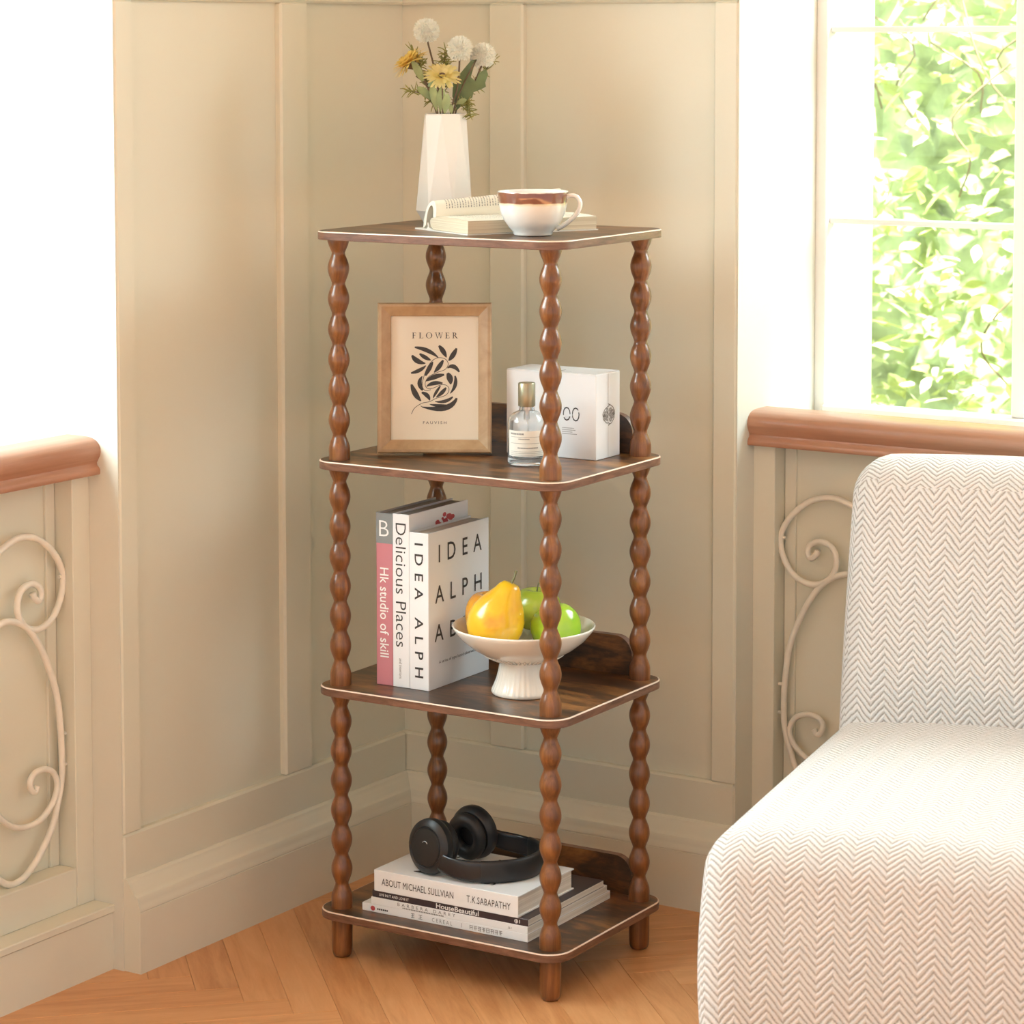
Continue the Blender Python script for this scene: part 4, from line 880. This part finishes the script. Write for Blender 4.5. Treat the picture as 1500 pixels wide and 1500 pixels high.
BC = (0.300, 0.130); fb = thing('fruit_bowl', 'ivory ceramic footed bowl with a fluted stand', 'bowl', S(*BC, Z3), RZ)
def flute(r, z, a):
    if z < 0.052 and r > 0.033: return r * (1 + 0.022 * (abs(math.sin(17 * a)) - 0.5) * min(1, max(0, (0.05 - z) / 0.01)) * min(1, z / 0.006))
    return r
bm = bmesh.new(); lathe(bm, [(0.040, 0.0), (0.0475, 0.0006), (0.0490, 0.003), (0.0485, 0.006), (0.0455, 0.012), (0.0415, 0.022), (0.0385, 0.033), (0.0368, 0.043), (0.0362, 0.049), (0.0362, 0.052)], 136, flute); obj('foot', bm, 'bowl', fb, 50)
prof = [(0.010, 0.052), (0.0362, 0.0518), (0.046, 0.0540), (0.060, 0.0600), (0.078, 0.0705), (0.094, 0.0835), (0.1045, 0.0960), (0.1075, 0.1010), (0.1080, 0.1030), (0.1070, 0.1042), (0.1050, 0.1035), (0.1000, 0.0970), (0.088, 0.0850), (0.070, 0.0745), (0.050, 0.0670), (0.025, 0.0630), (0.004, 0.0620)]
bm = bmesh.new(); lathe(bm, prof, 64); obj('dish', bm, 'bowl', fb, 60)
bm = bmesh.new()
for i in range(44):
    a = 2 * PI * i / 44; q = [Vector((r * math.cos(a), r * math.sin(a), z - 0.0004)) for r, z in ((0.040, 0.0520), (0.048, 0.0545), (0.056, 0.0580), (0.062, 0.0608))]; tube(bm, q, [0.0012, 0.0018, 0.0016, 0.0006], 5)
obj('underside_flutes', bm, 'bowl', fb, True, 'stuff')
def fruit_at(name, label, mat, dx, dt, zc, cat, prof, tilt=None, scale=(1, 1, 1), dimple=None):
    p = Vector((*BC, Z3)) + RV * dx + TV * dt + Vector((0, 0, zc)); o = thing(name, label, cat, S(*p), RZ)
    bm = bmesh.new(); lathe(bm, prof, 40, dimple)
    R = tilt.to_matrix().to_4x4() if tilt else Matrix.Identity(4)
    bm.transform(R @ Matrix.Diagonal((*scale, 1))); return o, bm, R
def applep(r):
    out = []
    for i in range(25):
        t = i / 24; a = -PI / 2 + PI * t; rr_ = r * math.cos(a) ** 0.80 if math.cos(a) > 0 else 0; z = r * 0.90 * math.sin(a)
        if t > 0.80: z -= r * 0.26 * ((t - 0.80) / 0.20) ** 1.6
        if t < 0.12: z += r * 0.12 * (1 - t / 0.12) ** 1.5
        out.append((max(rr_, 0.0008), z))
    return out
pr = [(0.0008, -0.046), (0.010, -0.0470), (0.022, -0.0450), (0.033, -0.0370), (0.0405, -0.0240), (0.0430, -0.0080), (0.0405, 0.0080), (0.0340, 0.0230), (0.0260, 0.0350), (0.0205, 0.0440), (0.0170, 0.0520), (0.0120, 0.0575), (0.0050, 0.0588), (0.0008, 0.0580)]
from mathutils import Quaternion
tl = Quaternion(TV, math.radians(-17)).slerp(Quaternion(TV, math.radians(-17)), 0)
tl = Quaternion(TV, math.radians(22)); up_t = tl @ Vector((0, 0, 1))
if up_t.dot(RV) < 0: tl = Quaternion(TV, math.radians(-22))
o, bm, R = fruit_at('yellow_pear', 'yellow pear at the front of the fruit bowl', 'pear', -0.041, 0.036, 0.1215, 'pear', pr, tl, (1, 1, 0.98)); obj('pear_body', bm, 'pear', o, True)
bm = bmesh.new(); tube(bm, spline([R @ Vector((0, 0, 0.056)), R @ Vector((0.0005, 0, 0.064)), R @ Vector((-0.001, 0, 0.071)) + RV * 0.001, R @ Vector((-0.002, 0, 0.0765)) + RV * 0.001], 4), [0.0019] * 10 + [0.0022, 0.0026, 0.0028], 8); obj('stalk', bm, 'stalk', o, True)
o, bm, R = fruit_at('amber_mango', 'amber orange fruit behind the pear at the left of the bowl', 'orange', -0.050, -0.034, 0.1130, 'fruit', applep(0.0375), None, (1, 1, 1.1)); obj('fruit_body', bm, 'orange', o, True)
def apple(label, dx, dt, zc, r, mat, tilt=None):
    o, bm, R = fruit_at('green_apple', label, mat, dx, dt, zc, 'apple', applep(r), tilt, (1, 1, 1)); obj('apple_body', bm, mat, o, True)
    bm = bmesh.new(); tube(bm, [R @ Vector((0, 0, r * 0.60)), R @ Vector((0.001, 0.001, r * 0.85)), R @ Vector((0.003, 0.002, r * 1.05))], [0.0012, 0.0012, 0.0016], 6); obj('stalk', bm, 'stalk', o, True)
apple('olive green apple at the back of the fruit bowl', 0.022, -0.052, 0.1180, 0.0375, 'appled')
apple('bright green apple at the right front of the fruit bowl', 0.047, 0.022, 0.1045, 0.0385, 'apple', Quaternion(TV, 0.35))

# ------------------------------------------------------------------ bottom tier: books, magazines, headphones
Z4 = LV[3] + 0.0002
def flat_book(name, label, cat, x0, x1, y0, y1, z0_, h, cover, spine_mat, hard, rz=0.0):
    o = thing(name, label, cat, S(x0, y0, z0_), RZ + rz); w, dp = x1 - x0, y1 - y0; c = 0.0022 if hard else 0.0007; ov = 0.003 if hard else 0.0003
    obj('cover', bx(0, w, 0.0008, dp, h - c, h, bev=0.0003), cover, o); obj('cover', bx(0, w, 0.0008, dp, 0, c, bev=0.0003), cover, o)
    obj('page_block', bx(ov, w - ov, 0.0012, dp - ov, c, h - c), 'pages_z', o)
    sp = obj('spine', bx(0, w, 0, 0.0012, 0, h, bev=0.0004), spine_mat, o); return o, sp, w, dp
XR = (1, 0, 0)
o, sp, w, dp = flat_book('magazine', 'white magazine at the bottom of the stack on the lowest shelf', 'magazine', 0.0675, 0.3640, 0.0355, 0.2830, Z4, 0.0120, 'white', 'white', False)
bm = bmesh.new(); bm.faces.new([bm.verts.new((0.020 + 0.0042 * math.cos(a), -0.0003, 0.0058 + 0.0038 * math.sin(a))) for a in [2 * PI * i / 14 for i in range(14)]]); obj('spine_emblem', bm, 'inkred', sp)
strokes(sp, 'spine_marks', 'ink', (0, 0, 0.0045), XR, UP, [(0.028 + k * 0.0034, 0.0305 + k * 0.0034, 0, 0.0026) for k in range(6)])
for k, gx in enumerate((0.090, 0.104)): strokes(sp, 'spine_marks', 'inkgrey', (gx, 0, 0.003), XR, UP, [(0, 0.0062, 0.0058, 0.0066), (0.0005, 0.0058, 0.0030, 0.0037), (0, 0.0064, 0, 0.0008), (0.0028, 0.0036, 0, 0.0066)])
lettering(sp, 'lettering', 'CEREAL', 'inkgrey', (0.146, 0, 0.006), XR, UP, 0.036, 0.0058, spacing=1.6, bold=-0.01)
strokes(sp, 'spine_marks', 'inkgrey', (0.180, 0, 0.003), XR, UP, [(0, 0.0006, 0, 0.0066)])
rr = random.Random(21)
for k in range(8):
    q = [(0, 0.0056, z, z + 0.0007) for z in (0.0, 0.0030, 0.0058)] + [(x, x + 0.0008, 0, 0.0064) for x in (rr.uniform(0, 0.002), rr.uniform(0.003, 0.0048))]
    strokes(sp, 'spine_marks', 'inkgrey', (0.195 + k * 0.0074, 0, 0.0028), XR, UP, q[rr.randrange(0, 2):])
o, sp, w, dp = flat_book('magazine', 'white magazine second from the bottom of the stack', 'magazine', 0.0840, 0.3640, 0.0355, 0.2730, Z4 + 0.0122, 0.0112, 'white', 'white', False)
lettering(sp, 'lettering', 'BARBERA DAREY', 'ink', (0.101, 0, 0.0072), XR, UP, 0.104, 0.0048, spacing=1.8, bold=-0.008)
strokes(sp, 'spine_marks', 'inkgrey', (0.058, 0, 0.0016), XR, UP, [(k * 0.0030, 0.0021 + k * 0.0030, 0, 0.0018) for k in range(25)])
strokes(sp, 'spine_marks', 'inkgrey', (0.246, 0, 0.0035), XR, UP, [(0, 0.0040, 0, 0.0006), (0.0010, 0.0016, 0, 0.0034), (0.0026, 0.0032, 0, 0.0028), (0.0054, 0.006, 0.0, 0.003)])
o, sp, w, dp = flat_book('magazine', 'dark spined home magazine under the thick white book', 'magazine', 0.0860, 0.3640, 0.0360, 0.2620, Z4 + 0.0236, 0.0105, 'dark', 'dark', False)
lettering(sp, 'lettering', 'HouseBeautiful', 'inkwhite', (0.1545, 0, 0.0053), XR, UP, 0.076, 0.0078, bold=0.014)
lettering(sp, 'lettering', 'LIVE IN IT AND LOVE IT', 'inkwhite', (0.040, 0, 0.0053), XR, UP, 0.054, 0.0042, bold=0.008)
bm = bmesh.new(); bm.faces.new([bm.verts.new((0.258 + 0.0034 * math.cos(a), -0.0003, 0.0052 + 0.0034 * math.sin(a))) for a in [2 * PI * i / 12 for i in range(12)]]); obj('spine_emblem', bm, 'inkwhite', sp)
lettering(sp, 'lettering', '81', 'dark', (0.258, 0, 0.0052), XR, UP, 0.0042, 0.0044, lift=0.0006); strokes(sp, 'spine_marks', 'inkwhite', (0.2632, 0, 0.003), XR, UP, [(0, 0.0014, 0, 0.0048)])
TB = Z4 + 0.0343; TBH = 0.0325
o, sp, w, dp = flat_book('hardcover_book', 'thick white hardcover book under the black headphones', 'book', 0.0905, 0.3480, 0.0345, 0.1985, TB, TBH, 'white', 'white', True)
lettering(sp, 'lettering', 'ABOUT MICHAEL SULLVIAN', 'ink', (0.079, 0, 0.0155), XR, UP, 0.130, 0.0105)
lettering(sp, 'lettering', 'T.K.SABAPATHY', 'ink', (0.2060, 0, 0.0150), XR, UP, 0.077, 0.0105, bold=0.0, spacing=1.08)
lettering(o, 'cover_title', 'MICHAEL', 'ink', (0.068, 0.082, TBH), (0, 1, 0), (-1, 0, 0), 0.120, 0.022, bold=0.012, lift=0.0004)
lettering(o, 'cover_title', 'SULLVIAN', 'ink', (0.188, 0.086, TBH), (0, 1, 0), (-1, 0, 0), 0.120, 0.020, bold=0.012, lift=0.0004)
lettering(o, 'cover_title', 'ABOUT', 'ink', (0.148, 0.086, TBH), (0, 1, 0), (-1, 0, 0), 0.110, 0.020, bold=0.012, lift=0.0004)

HZ = TB + TBH + 0.0003
hp_ = thing('headphones', 'matte black over-ear headphones lying on the white book', 'headphones', S(0.20, 0.10, HZ), RZ)
hl = lambda x, y, z: Vector((x - 0.20, y - 0.10, z))
# band: a U shaped strip standing on edge
path = spline([hl(0.176, 0.054, 0.034), hl(0.202, 0.048, 0.0260), hl(0.230, 0.046, 0.0205), hl(0.262, 0.055, 0.0180), hl(0.298, 0.083, 0.0175), hl(0.317, 0.122, 0.0175), hl(0.312, 0.162, 0.0185), hl(0.286, 0.190, 0.0200), hl(0.252, 0.198, 0.0220), hl(0.220, 0.190, 0.0270), hl(0.198, 0.178, 0.0360)], 6)
def strip(path, hw, th, i0, i1):
    bm = bmesh.new(); rings = []; n = len(path)
    for i in range(i0, i1):
        t = path[min(i + 1, n - 1)] - path[max(i - 1, 0)]; t.z = 0; t.normalize(); nn = Vector((-t.y, t.x, 0)); k = i / (n - 1); h_ = hw(k)
        rings.append([bm.verts.new(path[i] + nn * th * math.copysign(abs(math.cos(a)) ** 0.6, math.cos(a)) + Vector((0, 0, h_ * math.copysign(abs(math.sin(a)) ** 0.6, math.sin(a))))) for a in [2 * PI * q / 16 for q in range(16)]])
    for a, c in zip(rings[:-1], rings[1:]):
        for q in range(16): j = (q + 1) % 16; bm.faces.new((a[q], a[j], c[j], c[q]))
    bm.faces.new(rings[0][::-1]); bm.faces.new(rings[-1]); return bm
n = len(path); c1, c2 = int(n * 0.34), int(n * 0.74)
hwf = lambda k: 0.0125 + 0.0042 * math.sin(PI * min(1, max(0, k))) ** 0.7
obj('slider_arm', strip(path, hwf, 0.0042, 0, c1), 'blackgloss', hp_, 50)
obj('slider_arm', strip(path, hwf, 0.0042, c2, n), 'blackgloss', hp_, 50)
obj('headband', strip(path, lambda k: hwf(k) + 0.0008, 0.0056, c1 - 1, c2 + 1), 'black', hp_, 50)
def cup(c, nrm, name):
    q = Vector(nrm).normalized().to_track_quat('Z', 'Y').to_matrix().to_4x4(); Mx = Matrix.Translation(c) @ q
    bm = bmesh.new(); lathe(bm, [(0.012, -0.012), (0.030, -0.011), (0.0345, -0.006), (0.0355, 0.000), (0.0345, 0.0060), (0.0300, 0.0105), (0.0262, 0.0120), (0.0255, 0.0112), (0.0245, 0.0112), (0.0235, 0.0128), (0.0180, 0.0138), (0.003, 0.0142)], 40)
    bm.transform(Mx @ Matrix.Diagonal((1.12, 1.20, 1.1, 1))); s = obj('ear_cup', bm, 'black', hp_, 35)
    bm = bmesh.new(); prof = [(0.0205 + 0.0085 * math.cos(a), -0.0200 + 0.0100 * math.sin(a)) for a in [2 * PI * i / 16 for i in range(16)]]; lathe(bm, prof, 40, closed=True); bm.transform(Mx @ Matrix.Diagonal((1.18, 1.28, 1.05, 1))); obj('ear_pad', bm, 'cushion', s, True)
    bm = bmesh.new(); lathe(bm, [(0.003, -0.0135), (0.019, -0.0135), (0.019, -0.0120), (0.003, -0.0120)], 24); bm.transform(Mx); obj('driver_mesh', bm, 'cushion', s)
    bm = bmesh.new(); bm_ = [Vector((0.0052 * math.cos(a), 0.0052 * math.sin(a) + 0.004, 0.0144)) for a in [0.4 + 2.2 * i / 10 for i in range(11)]]; tube(bm, bm_, 0.00045, 5); bm.transform(Mx @ Matrix.Translation((0, 0, 0.0015))); obj('cup_mark', bm, 'steel', s)
CUP1 = hl(0.178, 0.060, 0.0432); CUP2 = hl(0.194, 0.158, 0.0436)
cup(CUP1, (-0.12, -1.0, 0.10), 'a'); cup(CUP2, (0.05, 1.0, 0.12), 'b')

# ------------------------------------------------------------------ white chair
CA = math.radians(11.0); ch = thing('slipper_chair', 'white herringbone upholstered armless chair by the window', 'chair', (0.935, -0.255, 0.0), CA)
# local: x to the right, y to the back, z up; origin under the left front corner of the backrest
CW, CD, CH = 0.64, 0.74, 0.405
def set_uv(o, fn):
    me = o.data; uv = me.uv_layers.new(name='UVMap')
    for p in me.polygons:
        for li in p.loop_indices: uv.data[li].uv = fn(me.vertices[me.loops[li].vertex_index].co, p.normal)
def seat_fn(v):
    v = v + Vector((CW / 2, -CD / 2 + 0.12, 0.05)); k = 1 - ((v.x - CW / 2) / (CW / 2)) ** 2; yy = (v.y + 0.62) / 0.74
    if v.z > 0.25: v.z += 0.030 * max(0, k) * max(0, math.sin(PI * min(1, max(0, 0.15 + yy * 0.75))))
    s = (v.z - 0.05) / 0.35
    if v.y < -0.2: v.y -= 0.014 * math.sin(PI * max(0, min(1, s))) 
    if v.x < 0.2: v.x -= 0.010 * math.sin(PI * max(0, min(1, s)))
    return v
so = obj('seat', rbox(CW, CD, CH - 0.05, 0.046, 26, seat_fn), 'fabric', ch, True)
def suv(co, n):
    if abs(n.x) > 0.75: return (co.y + 3.0, co.z)
    return (co.x + 3.0, co.z + co.y)
set_uv(so, suv)
BH = 0.455
def back_fn(v):
    v = v + Vector((CW / 2, 0.065, 0.335)); s = (v.z - 0.335) / BH
    k = 1 - ((v.x - CW / 2) / (CW / 2)) ** 2
    v.z += 0.016 * max(0, k) * max(0, s - 0.4)
    v.y += 0.032 * s * s
    v.x = CW / 2 + (v.x - CW / 2) * (1 - 0.050 * s)
    if v.y < 0.09: v.y -= 0.018 * max(0, k) * math.sin(PI * max(0, min(1, s)))
    return v
bo = obj('backrest', rbox(CW, 0.125, BH, 0.055, 24, back_fn), 'fabric', ch, True)
set_uv(bo, lambda co, n: (co.y + 3.0, co.z) if abs(n.x) > 0.75 else (co.x + 3.01, co.z + (co.y if n.z > 0.5 else 0)))
for x, y in ((0.07, -0.57), (CW - 0.07, -0.57), (0.07, 0.06), (CW - 0.07, 0.06)):
    bm = bmesh.new(); lathe(bm, [(0.014, 0.0), (0.022, 0.056)], 16); l_ = obj('leg', bm, 'post', ch, 50); l_.location = (x, y, 0)
